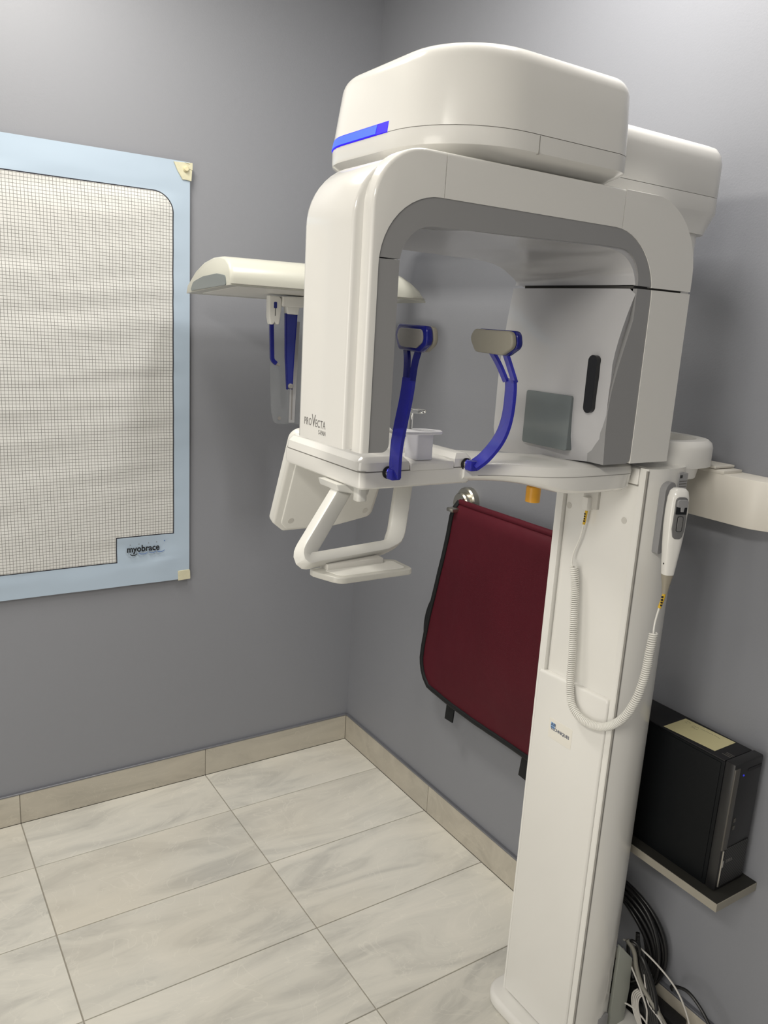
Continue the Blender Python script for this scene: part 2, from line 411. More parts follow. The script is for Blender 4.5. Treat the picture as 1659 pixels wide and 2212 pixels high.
# ------------------------------------------------------------------ the room
X0, Y0, H = -3.3, -3.9, 2.75
WT = 0.010
def room():
    fl = struct(obj('floor', box(X0, WT, Y0, WT, -0.06, -0.0035), 'grout', smooth=False))
    TX, TY, G = 0.6096, 0.3048, 0.0032
    x_j, y_j = -0.5775, -0.2413
    cells = {}
    for i in range(-1, 4):
        for j in range(-1, 9):
            xa, xb = x_j - (i+1)*TX, x_j - i*TX
            yb, ya = y_j - j*TY, y_j - (j+1)*TY
            xa, xb, ya, yb = max(xa, -2.2), min(xb, 0.0), max(ya, -3.0), min(yb, 0.0)
            if xb-xa < 0.02 or yb-ya < 0.02: continue
            key = (round(xb-xa, 4), round(yb-ya, 4))
            c = ((xa+xb)/2, (ya+yb)/2, 0)
            if key not in cells:
                bm = box(-key[0]/2+G/2, key[0]/2-G/2, -key[1]/2+G/2, key[1]/2-G/2, -0.012, 0.0)
                es = [e for e in bm.edges if all(v.co.z > -0.001 for v in e.verts)]
                bmesh.ops.bevel(bm, geom=es, offset=0.0008, segments=1, affect='EDGES')
                me = bpy.data.meshes.new('tile'); bm.to_mesh(me); bm.free(); cells[key] = me
            link('tile', cells[key], 'tile', fl, c)
    struct(obj('wall_left', box(X0, 0.12, WT, 0.12, -0.06, H), 'wall', smooth=False))
    struct(obj('wall_right', box(WT, 0.12, Y0, WT, -0.06, H), 'wall', smooth=False))
    struct(obj('wall_back', box(X0-0.1, 0.12, Y0-0.1, Y0, -0.06, H), 'wall', smooth=False))
    struct(obj('wall_far', box(X0-0.1, X0, Y0, 0.12, -0.06, H), 'wall', smooth=False))
    struct(obj('ceiling', box(X0-0.1, 0.12, Y0-0.1, 0.12, H, H+0.08), 'ceiling', smooth=False))
    BH = 0.100
    bl = struct(obj('baseboard_left', box(X0, 0.004, 0.0025, WT, 0.0, BH-0.003), 'grout', smooth=False))
    xs = [0.0, x_j, x_j-TX, x_j-2*TX, -2.2]
    for a, b in zip(xs[1:], xs):
        obj('tile', box(a+0.0012, b-0.0012, -0.0005, 0.006, 0.0004, BH, 0.0008, 1), 'basetile', bl, center=True)
    br = struct(obj('baseboard_right', box(0.0025, WT, Y0, 0.0, 0.0, BH-0.003), 'grout', smooth=False))
    ys = [0.0, -0.557, -0.557-TX, -0.557-2*TX, -2.6]
    for a, b in zip(ys[1:], ys):
        obj('tile', box(-0.0005, 0.006, a+0.0012, b-0.0012, 0.0004, BH, 0.0008, 1), 'basetile', br, center=True)
    struct(obj('trim_1', box(X0, 0.0, -0.0015, WT, BH+0.0005, BH+0.0065, 0.001, 1), 'trim'))
    struct(obj('trim_2', box(-0.0015, WT, Y0, 0.0, BH+0.0005, BH+0.0065, 0.001, 1), 'trim'))
room()

# ------------------------------------------------------------------ panoramic X-ray machine
def xray():
    R = root('xray_machine', (-0.15, -1.39, 0.0), 'tall white panoramic dental x-ray machine on a floor column, with blue light strip', 'x-ray machine')
    # --- base plate and column
    obj('base_plate', prism(rrect(-0.328, -0.06, -1.56, -1.245, 0.055), 'z', 0.0, 0.032, 0.010), 'whitesatin', R)
    sec = [(-0.285, -1.278), (-0.285, -1.497), (-0.281, -1.502), (-0.262, -1.508), (-0.235, -1.5125), (-0.205, -1.512), (-0.175, -1.503),
           (-0.150, -1.486), (-0.135, -1.46), (-0.128, -1.42), (-0.128, -1.36), (-0.135, -1.32), (-0.150, -1.294), (-0.175, -1.278),
           (-0.205, -1.270), (-0.240, -1.269), (-0.275, -1.272), (-0.281, -1.274)]
    ch = [(-0.285, -1.278), (-0.285, -1.297), (-0.268, -1.2975), (-0.268, -1.4855), (-0.285, -1.486)] + sec[1:]
    col = obj('column', prism(ch, 'z', 0.03, 1.372), 'white', R, sharp=30)
    obj('side_seam', box(-0.2835, -0.2800, -1.5032, -1.4990, 0.035, 1.368), 'softseam', col)
    lower = [(-1.2835, 0.034, 0), (-1.4845, 0.034, 0), (-1.4845, 0.893, 0.008), (-1.2835, 0.884, 0.008)]
    obj('lower_panel', prism(fillet(lower), 'x', -0.2885, -0.262, 0.005), 'white', R)
    upper = fillet([(-1.2995, 0.86), (-1.4835, 0.86), (-1.4835, 1.336, 0.002), (-1.2995, 1.336, 0.002)])
    up = obj('upper_panel', prism(upper, 'x', -0.2765, -0.262, 0.003), 'white', R)
    for y, z in ((-1.456, 1.262), (-1.309, 1.26)):
        obj('screw_cap', disc(bmesh.new(), (-0.2763, y, z), (-1, 0, 0), 0.0066, 0.001, 18), 'dot', up)
    cap = obj('top_panel', box(-0.2865, -0.262, -1.4845, -1.2985, 1.3385, 1.370, 0.003), 'white', R)
    obj('screw_cap', disc(bmesh.new(), (-0.2863, -1.447, 1.355), (-1, 0, 0), 0.0066, 0.001, 18), 'dot', cap)
    obj('top_seam', box(-0.2805, -0.27, -1.486, -1.297, 1.3362, 1.3386), 'softseam', R)
    obj('side_vent', box(-0.215, -0.180, -1.5135, -1.505, 0.045, 0.105, 0.003), 'holdergrey', R)
    obj('rear_cover', prism(fillet([(-0.15, 0.0), (-0.098, 0.0, 0.004), (-0.098, 0.05), (-0.094, 0.12), (-0.1, 0.205, 0.01), (-0.15, 0.26)]), 'y', -1.497, -1.488, 0.001), 'rearcover', R)
    # sticker with maker's logo
    st = obj('sticker', box(-0.2889, -0.2880, -1.402, -1.334, 0.742, 0.788), 'sticker', R, smooth=False)
    obj('logo_square', box(-0.2891, -0.2888, -1.3515, -1.3395, 0.7655, 0.7795), 'printcyan', st, smooth=False)
    Mx = lambda y, z, x=-0.2890: frame((x, y, z), (0, -1, 0), (0, 0, 1))
    text('lettering', 'AIR', 'printnavy', st, Mx(-1.3400, 0.7722), 0.0098, 0.0002, offset=0.0002)
    text('lettering', 'TECHNIQUES', 'printnavy', st, Mx(-1.3400, 0.7628), 0.0098, 0.0002, offset=0.0002, sx=0.93)
    # spec label near the column top
    lb = obj('rating_label', box(-0.205, -0.180, -1.5145, -1.505, 1.300, 1.362), 'label', R, smooth=False)
    for k in range(9):
        obj('print_line', box(-0.2035, -0.1815, -1.5147, -1.514, 1.304+k*0.0052, 1.3062+k*0.0052), 'printgrey', lb, smooth=False)
    obj('print_line', box(-0.2035, -0.196, -1.5147, -1.514, 1.353, 1.359), 'print', lb, smooth=False)
    # --- collar and telescopic mast
    def oval(cx, cy, ax, ay, n=40, p=2.4):
        return [(cx+ax*math.copysign(abs(math.cos(t))**(2/p), math.cos(t)), cy+ay*math.copysign(abs(math.sin(t))**(2/p), math.sin(t))) for t in [2*math.pi*i/n for i in range(n)]]
    rings = []
    for z, k in ((1.366, 0.0), (1.402, 0.0), (1.412, -0.003), (1.418, -0.010), (1.418, -0.032), (1.400, -0.034)):
        rings.append([(x, y, z) for x, y in oval(-0.130, -1.39, 0.094+k, 0.112+k)])
    obj('collar', loft(rings), 'whitesatin', R)
    obj('column_shoulder', loft([[(x, y, 1.345) for x, y in oval(-0.165, -1.39, 0.085, 0.108)], [(x, y, 1.368) for x, y in oval(-0.160, -1.39, 0.085, 0.110)]]), 'whitesatin', R)
    obj('mast', loft([[(x, y, 1.40) for x, y in oval(-0.152, -1.372, 0.045, 0.050)], [(x, y, 1.86) for x, y in oval(-0.152, -1.372, 0.045, 0.050)]]), 'whitesatin', R)
    # --- carriage between mast and head
    def rl(x0, x1, y0, y1, r, i, z, seg=6):
        rr = [max(0.004, q-i) for q in r]
        return [(a, b, z) for a, b in rrect(x0+i, x1-i, y0+i, y1-i, rr, seg)]
    cr = (0.02, 0.045, 0.045, 0.02); C = (-0.50, -0.073, -1.435, -1.235)
    lo = [rl(-0.225, -0.093, -1.428, -1.30, (0.045, 0.045, 0.045, 0.045), 0.0, 1.810, 6), rl(*C, cr, 0.003, 1.845), rl(*C, cr, 0.0, 1.850), rl(*C, cr, 0.0, 1.8775)]
    car = obj('carriage', loft(lo), 'whitesatin', R, sharp=40)
    hi = [rl(*C, cr, 0.0012, 1.8785), rl(*C, cr, 0.0, 1.880), rl(*C, cr, 0.0, 1.940), rl(*C, cr, 0.004, 1.955), rl(*C, cr, 0.013, 1.967), rl(*C, cr, 0.028, 1.973)]
    obj('carriage_cover', loft(hi), 'whitesatin', car, sharp=40)
    obj('carriage_seam', loft([rl(*C, cr, 0.003, 1.876), rl(*C, cr, 0.003, 1.880)]), 'seam', car)
    # --- head (crown) with blue light strip
    Hd = (-0.803, -0.413, -1.508, -1.085); hr = (0.150, 0.055, 0.045, 0.125)
    lo = [rl(*Hd, hr, 0.045, 1.8500, 10), rl(*Hd, hr, 0.030, 1.8535, 10), rl(*Hd, hr, 0.008, 1.8640, 10), rl(*Hd, hr, 0.001, 1.8680, 10), rl(*Hd, hr, 0.0, 1.872, 10), rl(*Hd, hr, 0.0, 1.8925, 10)]
    hd = obj('head_base', loft(lo), 'white', R, sharp=24)
    def hl(i, z, j=0.0):
        # the right end is upright, the other sides lean in
        rr = [max(0.004, q-i) for q in hr]
        return [(a, b, z) for a, b in rrect(Hd[0]+i, Hd[1]-(i-j)*0.35-j*1.3, Hd[2]+i*0.8, Hd[3]-i, rr, 10)]
    hi = [hl(0.0, 1.8935), hl(0.003, 1.915), hl(0.0075, 1.945)]
    for k in range(1, 9):
        t = k/8*math.pi/2; r = 0.030
        hi.append(hl(0.0135+r*(1-math.cos(t)), 1.981+r*math.sin(t), r*(1-math.cos(t))))
    hc = obj('head_cover', loft(hi), 'white', R, sharp=50)
    obj('head_seam', loft([rl(*Hd, hr, 0.0018, 1.8915, 10), rl(*Hd, hr, 0.0018, 1.8945, 10)]), 'softseam', hd)
    obj('front_seam', box(-0.6355, -0.6343, -1.5083, -1.50, 1.866, 1.892), 'softseam', hd)
    # the light strip follows the left end of the head
    P = rrect(Hd[0], Hd[1], Hd[2], Hd[3], hr, 16)
    arc = sorted([p for p in P if p[0] < -0.70], key=lambda p: math.atan2(p[1]+1.30, -(p[0]+0.60)))
    path = [Vector((p[0], p[1], 0)) for p in arc]
    def strip(z0, z1, ya, yb, out, mat, name):
        bm = bmesh.new(); q = []
        pts = []
        for a, b in zip(path, path[1:]):
            m = max(1, int((b-a).length/0.008))
            for j in range(m): pts.append(a.lerp(b, j/m))
        pts.append(path[-1])
        pts = [p for p in pts if ya <= p.y <= yb and p.x < -0.74]
        cen = Vector((-0.60, -1.30, 0)); rows = []
        for i, p in enumerate(pts):
            t = (pts[min(i+1, len(pts)-1)]-pts[max(i-1, 0)]).normalized(); n = Vector((t.y, -t.x, 0))
            if n.dot(p-cen) < 0: n = -n
            rows.append([bm.verts.new((p+n*o_)+Vector((0, 0, z))) for o_, z in ((-0.006, z0), (out, z0), (out-0.003, z1), (-0.006, z1))])
        for a, b in zip(rows, rows[1:]):
            for i in range(4): bm.faces.new((a[i], a[(i+1) % 4], b[(i+1) % 4], b[i]))
        bm.faces.new(rows[0]); bm.faces.new(rows[-1][::-1])
        return obj(name, bm, mat, hc)
    strip(1.8935, 1.9095, -1.352, -1.118, 0.0010, 'lededge', 'light_strip_rim')
    strip(1.8950, 1.9085, -1.325, -1.124, 0.0016, 'led', 'light_strip')
    # --- rotating arm: shaft, back shell, front hoop, grey inset, tube housing
    obj('arm_shaft', disc(bmesh.new(), (-0.57, -1.30, 1.80), (0, 0, 1), 0.085, 0.06, 32), 'grey', R)
    ZS = 1.696
    # left tower shell (white, behind the hoop) and top beam
    def arch(xl, xr, zt, rl_, rr_, zl, zr):
        return fillet([(xl, zl, 0), (xl, zt, rl_), (xr, zt, rr_), (xr, zr, 0)], 12)
    out = arch(-0.930, -0.236, 1.838, 0.095, 0.11, 1.428, 1.388)
    inn = arch(-0.875, -0.41, 1.765, 0.06, 0.06, 1.428, 1.388)
    shell_pts = [p for p in out if p[0] <= -0.56] + [(-0.56, 1.838), (-0.56, 1.765)] + [p for p in inn if p[0] <= -0.56][::-1]
    onout = lambda v: v.x < -0.905 or v.z > 1.79
    arm = obj('arm_shell', prism(shell_pts, 'y', -1.477, -1.328, 0.005, 3, lambda a, b: onout(a) and onout(b), 0.014), 'white', R, sharp=40)
    # rear beam towards the column
    obj('arm_beam', prism(fillet([(-0.695, 1.757), (-0.36, 1.757), (-0.236, 1.757), (-0.236, 1.838, 0.10), (-0.695, 1.838)], 12), 'y', -1.47, -1.20, 0.0, 3, None, 0.012), 'white', R, sharp=40)
    obj('beam_end', prism([(-0.86, -1.46), (-0.86, -1.342), (-0.69, -1.202), (-0.69, -1.46)], 'z', 1.757, 1.836, 0.004), 'white', R, sharp=40)
    # front hoop, cut at its seams
    ho = arch(-0.914, -0.231, 1.846, 0.085, 0.125, 1.425, 1.385)
    gi = arch(-0.900, -0.334, 1.785, 0.098, 0.11, 1.425, 1.385)
    gn = fillet([(-0.865, 1.425, 0), (-0.865, 1.744, 0.055), (-0.48, 1.754, 0.3), (-0.372, 1.754, 0.085), (-0.372, 1.64, 0), (-0.412, 1.50, 0.5), (-0.404, 1.385, 0)], 12)
    def cut(poly, keep_lo, keep_hi, axis):
        """clip an outline to lo..hi along axis"""
        i = 0 if axis == 'x' else 1
        for sgn, lim in ((1, keep_lo), (-1, keep_hi)):
            if lim is None: continue
            res = []
            for a, b in zip(poly, poly[1:]+poly[:1]):
                ia, ib = sgn*(a[i]-lim) >= 0, sgn*(b[i]-lim) >= 0
                if ia: res.append(a)
                if ia != ib:
                    t = (lim-a[i])/(b[i]-a[i]); res.append((a[0]+(b[0]-a[0])*t, a[1]+(b[1]-a[1])*t))
            poly = res
        return poly
    band = ho + gi[::-1]; gband = gi + gn[::-1]
    gap = 0.0006
    def outer_edge(a, b):
        f = lambda v: v.y < -1.49 and (v.x < -0.9135 or v.z > 1.846-0.0005 or (v.z > 1.735 and v.x < -0.82 and (v.x+0.829)**2+(v.z-1.761)**2 > 0.0838**2) )
        return f(a) and f(b)
    def hoop(poly, name):
        return obj(name, prism(poly, 'y', -1.500, -1.470, 0.005, 4, outer_edge), 'white', R, sharp=40)
    # the left side runs unbroken down the tower: corner and tower joined
    left_piece = cut(band, None, -0.796-gap, 'x')
    hoop(left_piece, 'front_hoop')
    hoop(cut(band, -0.796+gap, -0.428-gap, 'x'), 'front_plate')
    tr = cut(cut(band, -0.428+gap, None, 'x'), ZS-0.0005, None, 'z')
    hoop(tr, 'front_corner')
    hoop(cut(cut(band, -0.428+gap, None, 'x'), None, ZS-0.004, 'z'), 'front_pillar')
    def gpiece(poly, name):
        return obj(name, prism(poly, 'y', -1.4988, -1.460, 0.0), 'grey', R, sharp=40)
    gpiece(cut(gband, ZS+0.0008, None, 'z'), 'grey_arch')
    def round_foot(poly, pt, r):
        q = [(p[0], p[1], r if abs(p[0]-pt[0]) < 0.002 and abs(p[1]-pt[1]) < 0.002 else 0) for p in poly]
        return fillet(q, 6)
    gpiece(round_foot(cut(cut(gband, None, -0.7, 'x'), None, ZS-0.0008, 'z'), (-0.865, 1.425), 0.012), 'grey_tower_face')
    gpiece(round_foot(cut(cut(gband, -0.7, None, 'x'), None, ZS-0.004, 'z'), (-0.334, 1.385), 0.013), 'grey_pillar_face')
    # sensor tower body: grey box behind its face
    obj('sensor_tower', prism(rrect(-0.905, -0.866, -1.470, -1.345, (0.002, 0.004, 0.02, 0.004)), 'z', 1.425, 1.76, 0.004), 'grey', R)
    # underside of the beam and tube housing, glossy grey, flowing into each other
    def prof(y):
        """inner outline of the housing at depth y"""
        t = (y+1.498)/0.298
        k = 0.0*t
        return [(-0.862, 1.7465), (-0.70, 1.7475-0.006*t), (-0.56, 1.750-0.010*t), (-0.475, 1.7525-0.014*t-0.006*math.sin(t*3.1)), (-0.430, 1.749-0.018*t-0.010*math.sin(t*3.1)),
                (-0.402, 1.738-0.020*t-0.010*math.sin(t*3.1)), (-0.384, 1.720-0.014*t), (-0.3745-0.010*t, ZS+0.002)]
    rows = [prof(-1.496 + 0.296*i/12) for i in range(13)]
    bm = bmesh.new(); grid = []
    for i, rw in enumerate(rows):
        y = -1.496 + 0.296*i/12
        sm = bez([(a, 0, b) for a, b in rw], 5)
        grid.append([bm.verts.new((p.x, -1.496+(y+1.496)/0.296*((-1.336+1.496)+0.136*min(1, max(0, (p.x+0.86)/0.17))), p.z)) for p in sm])
    for a, b in zip(grid, grid[1:]):
        for i in range(len(a)-1): bm.faces.new((a[i], a[i+1], b[i+1], b[i]))
    top_ = [[bm.verts.new((v.co.x+(0.012 if v.co.x > -0.42 else 0), v.co.y, max(v.co.z+0.006, 1.760) if v.co.x < -0.41 else v.co.z+0.004)) for v in r] for r in (grid[0], grid[-1])]
    for g, t in ((grid[0], top_[0]), (grid[-1], top_[1])):
        for i in range(len(g)-1): bm.faces.new((g[i], g[i+1], t[i+1], t[i]))
    und = obj('beam_underside', bm, 'greygloss', R, sharp=50)
    # tube housing below the split: bulging inner face
    hs = []
    for i in range(15):
        z = 1.387 + (ZS-0.004-1.387)*i/14
        u = i/14
        xf = -0.405 - 0.010*math.sin(math.pi*min(1, u*1.35)) if u < 0.55 else -0.415+0.041*((u-0.55)/0.45)**1.5*1.0
        xb = -0.416 + 0.020*max(0, (u-0.45)/0.55)**1.3
        zb = z if i else z
        inn_ = 0.010 if i == 0 else (0.003 if i == 1 else 0)
        pts = []
        for j in range(9):
            t = j/8; y = -1.4965 + t*(0.288-inn_)
            x = xf*(1-t)+xb*t - 0.004*math.sin(math.pi*t) + (0.006 if j == 0 else 0) + inn_
            pts.append((x, y, z - 0.022*t*(1-u)**2))
        pts += [(xb+0.012+inn_, -1.200-inn_, z-0.022*(1-u)**2), (-0.30, -1.196-inn_, z-0.022*(1-u)**2), (-0.250, -1.215-inn_, z-0.02*(1-u)**2), (-0.238, -1.26, z-0.015*(1-u)**2), (-0.238, -1.45, z), (-0.30, -1.46, z)]
        hs.append(pts)
    hb = obj('tube_housing', loft(hs), 'greygloss', R, sharp=50)
    upb = [(-0.372, ZS), (-0.366, 1.755), (-0.30, 1.76), (-0.236, 1.76), (-0.236, ZS)]
    obj('arm_shoulder', prism(upb, 'y', -1.45, -1.205, 0.004, 2), 'greygloss', R)
    # gap under the upper housing
    obj('housing_gap', box(-0.372, -0.245, -1.490, -1.215, ZS-0.008, ZS+0.003), 'seam', R)
    # collimator window and slot on the inner face
    Mh = lambda y, z: None
    wn = bmesh.new()
    add_prism(wn, rrect(-1.424, -1.304, 1.399, 1.500, 0.005), 'x', -0.4235, -0.405, 0.0006, 1)
    obj('window', wn, 'mirror', hb, label='square smoked window')
    add_prism(bm := bmesh.new(), rrect(-1.4735, -1.4525, 1.474, 1.576, 0.0105), 'x', -0.4225, -0.405, 0.0005, 1)
    obj('slot', bm, 'slotblack', hb, label='black vertical slot')
    # lettering on the side of the sensor tower
    Ms = lambda y, z: frame((-0.9301, y+0.018, z), (0, -1, 0), (0, 0, 1))
    text('lettering', 'PRO', 'printgrey', arm, Ms(-1.3725, 1.4495), 0.0165, 0.0002, sx=0.72, spacing=1.15)
    text('lettering', 'V', 'printgrey', arm, Ms(-1.3978, 1.4490), 0.0270, 0.0002, sx=0.72)
    text('lettering', 'ECTA', 'printgrey', arm, Ms(-1.4090, 1.4495), 0.0165, 0.0002, sx=0.72, spacing=1.15)
    text('lettering', 'S-PAN', 'printgrey', arm, Ms(-1.4200, 1.4395), 0.0098, 0.0002, sx=0.85)
    return R
XR = xray()

# ------------------------------------------------------------------ patient arm of the machine
def patient_arm(R):
    UB = (-0.852, -0.622, -1.402, -1.125)
    # horizontal arm from column to chin unit, deeper near the column
    st = []
    N = 26
    for i in range(N+1):
        t = i/N; x = -0.645 + t*(0.645-0.2885)
        yn = -1.405 - 0.075*(1/(1+math.exp(-(t-0.30)*11)))
        yf = -1.22 - 0.115*min(1, t*1.6)
        zb = 1.348 - 0.0235*(1/(1+math.exp(-(t-0.42)*16)))
        zt = 1.3835 - 0.006*t
        endr = 0.012*max(0, (t-0.93)/0.07)**2
        yn += endr; zb += endr
        r1, r2 = 0.012, 0.009
        st.append([(x, yn, 1.360), (x, yn, zt-r1), (x, yn+r1*.3, zt-r1*.3), (x, yn+r1, zt), (x, yf-r1, zt), (x, yf, zt-r1), (x, yf, zb+r2), (x, yf-r2, zb),
                   (x, yn+0.022, zb), (x, yn+0.010, zb+0.003), (x, yn+0.003, zb+0.009)])
    arm = obj('patient_arm', loft(st), 'white', R, sharp=30)
    seam = [[(p[0][0], p[0][1]-0.0004, 1.3602), (p[0][0], p[0][1]+0.003, 1.3602), (p[0][0], p[0][1]+0.003, 1.3612), (p[0][0], p[0][1]-0.0004, 1.3612)] for p in st[2:-1]]
    obj('arm_seam', loft(seam), 'softseam', arm)
    # chin unit: lower tray and upper cover
    def rl(i, z, seg=6):
        return [(a, b, z) for a, b in rrect(UB[0]+i, UB[1]-i, UB[2]+i, UB[3]-i, [max(.003, 0.013-i)]*4, seg)]
    cu = obj('chin_unit', loft([rl(0.012, 1.3460), rl(0.004, 1.3468), rl(0.001, 1.3495), rl(0.0, 1.354), rl(0.0, 1.3745)]), 'white', R, sharp=30)
    obj('unit_seam', loft([rl(0.0015, 1.374), rl(0.0015, 1.377)]), 'softseam', cu)
    # cover with a notch in the near edge
    n0, n1 = -0.757, -0.664
    def cover(i, z):
        x0, x1, y0, y1 = UB[0]+i, UB[1]-i, UB[2]+i, UB[3]-i
        pts = [(x0, y0, max(.004, .02-i)), (n0-i, y0, 0), (n0+0.016-i, y0+0.075, 0.004), (n1-0.004+i, y0+0.075, 0.004), (n1+i, y0, 0), (x1, y0, max(.003, 0.01-i)), (x1, y1, max(.004, .02-i)), (x0, y1, max(.004, .02-i))]
        return [(a, b, z) for a, b in fillet(pts, 4)]
    obj('unit_cover', loft([cover(0.0, 1.3765), cover(0.0015, 1.3900), cover(0.0095, 1.3980), cover(0.0115, 1.3988)]), 'white', cu, sharp=25)
    sled = obj('chin_sled', prism(fillet([(-1.4035, 1.3745), (-1.4035, 1.387, 0.004), (-1.365, 1.3905), (-1.30, 1.3905), (-1.30, 1.3745)]), 'x', n0+0.002, n1-0.002, 0.001), 'white', cu)
    # chin rest block and bite stick
    cr = obj('chin_rest', prism(rrect(-0.738, -0.704, -1.392, -1.356, 0.003), 'z', 1.389, 1.4325, 0.0015), 'frost', R)
    wing = fillet([(-0.768, -1.372, 0.008), (-0.762, -1.392, 0.010), (-0.720, -1.402, 0.05), (-0.690, -1.398, 0.008), (-0.682, -1.380, 0.008), (-0.702, -1.356, 0.02), (-0.745, -1.352, 0.02)])
    obj('chin_plate', prism(wing, 'z', 1.4325, 1.4375, 0.0015), 'frost', cr)
    bb = obj('bite_stick', box(-0.7355, -0.7285, -1.362, -1.355, 1.437, 1.466, 0.001), 'clear', cr)
    obj('bite_block', prism(fillet([(-0.742, -1.348, 0.005), (-0.742, -1.366, 0.005), (-0.720, -1.380, 0.007), (-0.708, -1.372, 0.005), (-0.712, -1.354, 0.004)]), 'z', 1.4650, 1.4715, 0.002), 'clear', cr)
    # temple supports
    def temple(pts, padc, sgn, fork_z, w, ps):
        path = bez(pts, 8)
        prof = [(-0.003, -w), (0.003, -w), (0.0035, 0), (0.003, w), (-0.003, w), (-0.0035, 0)]
        k = 6*8
        bm = bmesh.new()
        body = [p for p in path if p.z <= fork_z+0.002]
        sweep(bm, body, prof, up=Vector((0, 1, 0)))
        b = obj('temple_blade', bm, 'blue', R, sharp=40)
        last = body[-1]
        for dy in (-1, 1):
            q = [last+Vector((0, dy*(w-0.0045), -0.004)), last.lerp(Vector(padc), 0.5)+Vector((0, dy*(w-0.002), -0.006)), Vector((padc[0], padc[1]+dy*0.018, padc[2]-0.012))]
            bm = sweep(bmesh.new(), bez(q, 6), [(-0.003, -0.005), (0.003, -0.005), (0.003, 0.005), (-0.003, 0.005)], up=Vector((0, 1, 0)))
            obj('fork', bm, 'bluedark' if sgn < 0 else 'blue', b)
        c = Vector(padc)
        bmf = prism([(y*ps+c.y, z+c.z) for y, z in fillet([(-0.056, -0.006, 0.012), (-0.050, 0.019, 0.012), (0.046, 0.020, 0.012), (0.056, 0.004, 0.012), (0.040, -0.019, 0.012), (-0.030, -0.021, 0.012)])], 'x', c.x-0.006, c.x+0.006, 0.003)
        fr = obj('pad_frame', bmf, 'bluedark', b)
        pad = prism([(y*ps+c.y, z+c.z) for y, z in fillet([(-0.055, -0.006, 0.012), (-0.049, 0.018, 0.012), (0.045, 0.019, 0.012), (0.055, 0.004, 0.012), (0.039, -0.018, 0.012), (-0.029, -0.020, 0.012)])], 'x', c.x-sgn*0.006, c.x-sgn*0.016, 0.003)
        obj('pad', pad, 'padgrey', b, label='soft grey temple pad')
        capm = prism([(y*0.80*ps+c.y, z*0.74+c.z) for y, z in fillet([(-0.055, -0.006, 0.012), (-0.049, 0.018, 0.012), (0.045, 0.019, 0.012), (0.055, 0.004, 0.012), (0.039, -0.018, 0.012), (-0.029, -0.020, 0.012)])], 'x', c.x+sgn*0.005, c.x+sgn*0.008, 0.001)
        obj('pad_cap', capm, 'padcap', b)
        p0 = Vector(pts[0])
        pv = disc(bmesh.new(), (p0.x, -1.4025, p0.z), (0, -1, 0), 0.0105, 0.002, 20)
        obj('pivot_ring', pv, 'black', b)
        obj('pivot', disc(bmesh.new(), (p0.x, -1.402, p0.z), (0, -1, 0), 0.0078, 0.012, 16, 0.001), 'chrome', b)
        obj('hinge', box(p0.x-0.008, p0.x+0.010, -1.428, -1.409, p0.z-0.009, p0.z+0.009, 0.003), 'blue', b)
    temple([(-0.800, -1.424, 1.374), (-0.806, -1.432, 1.395), (-0.812, -1.442, 1.424), (-0.813, -1.450, 1.457), (-0.809, -1.455, 1.500), (-0.806, -1.456, 1.535), (-0.800, -1.452, 1.575)], (-0.799, -1.450, 1.590), -1, 1.532, 0.0125, 0.80)
    temple([(-0.640, -1.424, 1.381), (-0.622, -1.432, 1.398), (-0.606, -1.444, 1.428), (-0.600, -1.452, 1.460), (-0.599, -1.455, 1.500), (-0.604, -1.456, 1.535), (-0.622, -1.452, 1.575)], (-0.632, -1.450, 1.590), 1, 1.532, 0.0155, 1.0)
    # handle frame: bent rectangular bar under the chin unit, with clip and tray
    path = corner_path([(-0.820, -1.31, 1.345), (-0.955, -1.400, 1.238), (-0.758, -1.372, 1.238), (-0.716, -1.330, 1.348)], 0.032, 8)
    hb = sweep(bmesh.new(), path, [(p[0], p[1]) for p in rrect(-0.0145, 0.0145, -0.012, 0.012, 0.004, 2)], up=Vector((0.2, -1, 0.2)), scale=lambda t: (1.0-0.36*max(0, min(1, (t-0.28)/0.18, (0.80-t)/0.14)), 1.0))
    hf = obj('handle_frame', hb, 'softwhite', R, sharp=38)
    obj('mount_block', prism(fillet([(-0.862, 1.346), (-0.858, 1.334, 0.004), (-0.80, 1.322, 0.004), (-0.79, 1.346)]), 'y', -1.345, -1.28, 0.003), 'softwhite', hf)
    obj('clip', prism(rrect(-0.829, -0.810, -1.362, -1.342, 0.006), 'z', 1.317, 1.342, 0.002), 'softwhite', hf)
    tr = prism(fillet([(-0.928, -1.385, 0.005), (-0.928, -1.398, 0.01), (-0.908, -1.449, 0.022), (-0.768, -1.449, 0.01), (-0.768, -1.392, 0.012), (-0.805, -1.372, 0.01)]), 'z', 1.2105, 1.2205, 0.002)
    obj('tray', tr, 'milky', hf)
    obj('tray_rim', prism(fillet([(-0.91, -1.402, 0.005), (-0.900, -1.439, 0.015), (-0.778, -1.439, 0.006), (-0.778, -1.400, 0.006), (-0.81, -1.386, 0.006)]), 'z', 1.2197, 1.2211, 0.0004, 1), 'softwhite', hf)
    obj('tray_bracket', box(-0.905, -0.80, -1.405, -1.362, 1.219, 1.230, 0.001), 'dot', hf)
    # control panel seen from behind, tilted
    q = frame((-0.715, -1.115, 1.392), (1, 0, 0), (0, -0.40, 0.92))
    outl = fillet([(-0.128, 0.0, 0.02), (0.105, -0.005, 0.02), (0.150, -0.215, 0.018), (0.07, -0.232, 0.10), (-0.085, -0.232, 0.012), (-0.110, -0.212, 0.012)][::-1], 6)
    outl = fillet([(-0.118, 0.012, 0.022), (0.118, 0.012, 0.022), (0.118, -0.205, 0.018), (0.03, -0.224, 0.10), (-0.090, -0.224, 0.012), (-0.118, -0.200, 0.012)][::-1], 6)
    bm = prism(outl, 'z', -0.014, 0.010, 0.006); bmesh.ops.transform(bm, matrix=q, verts=bm.verts)
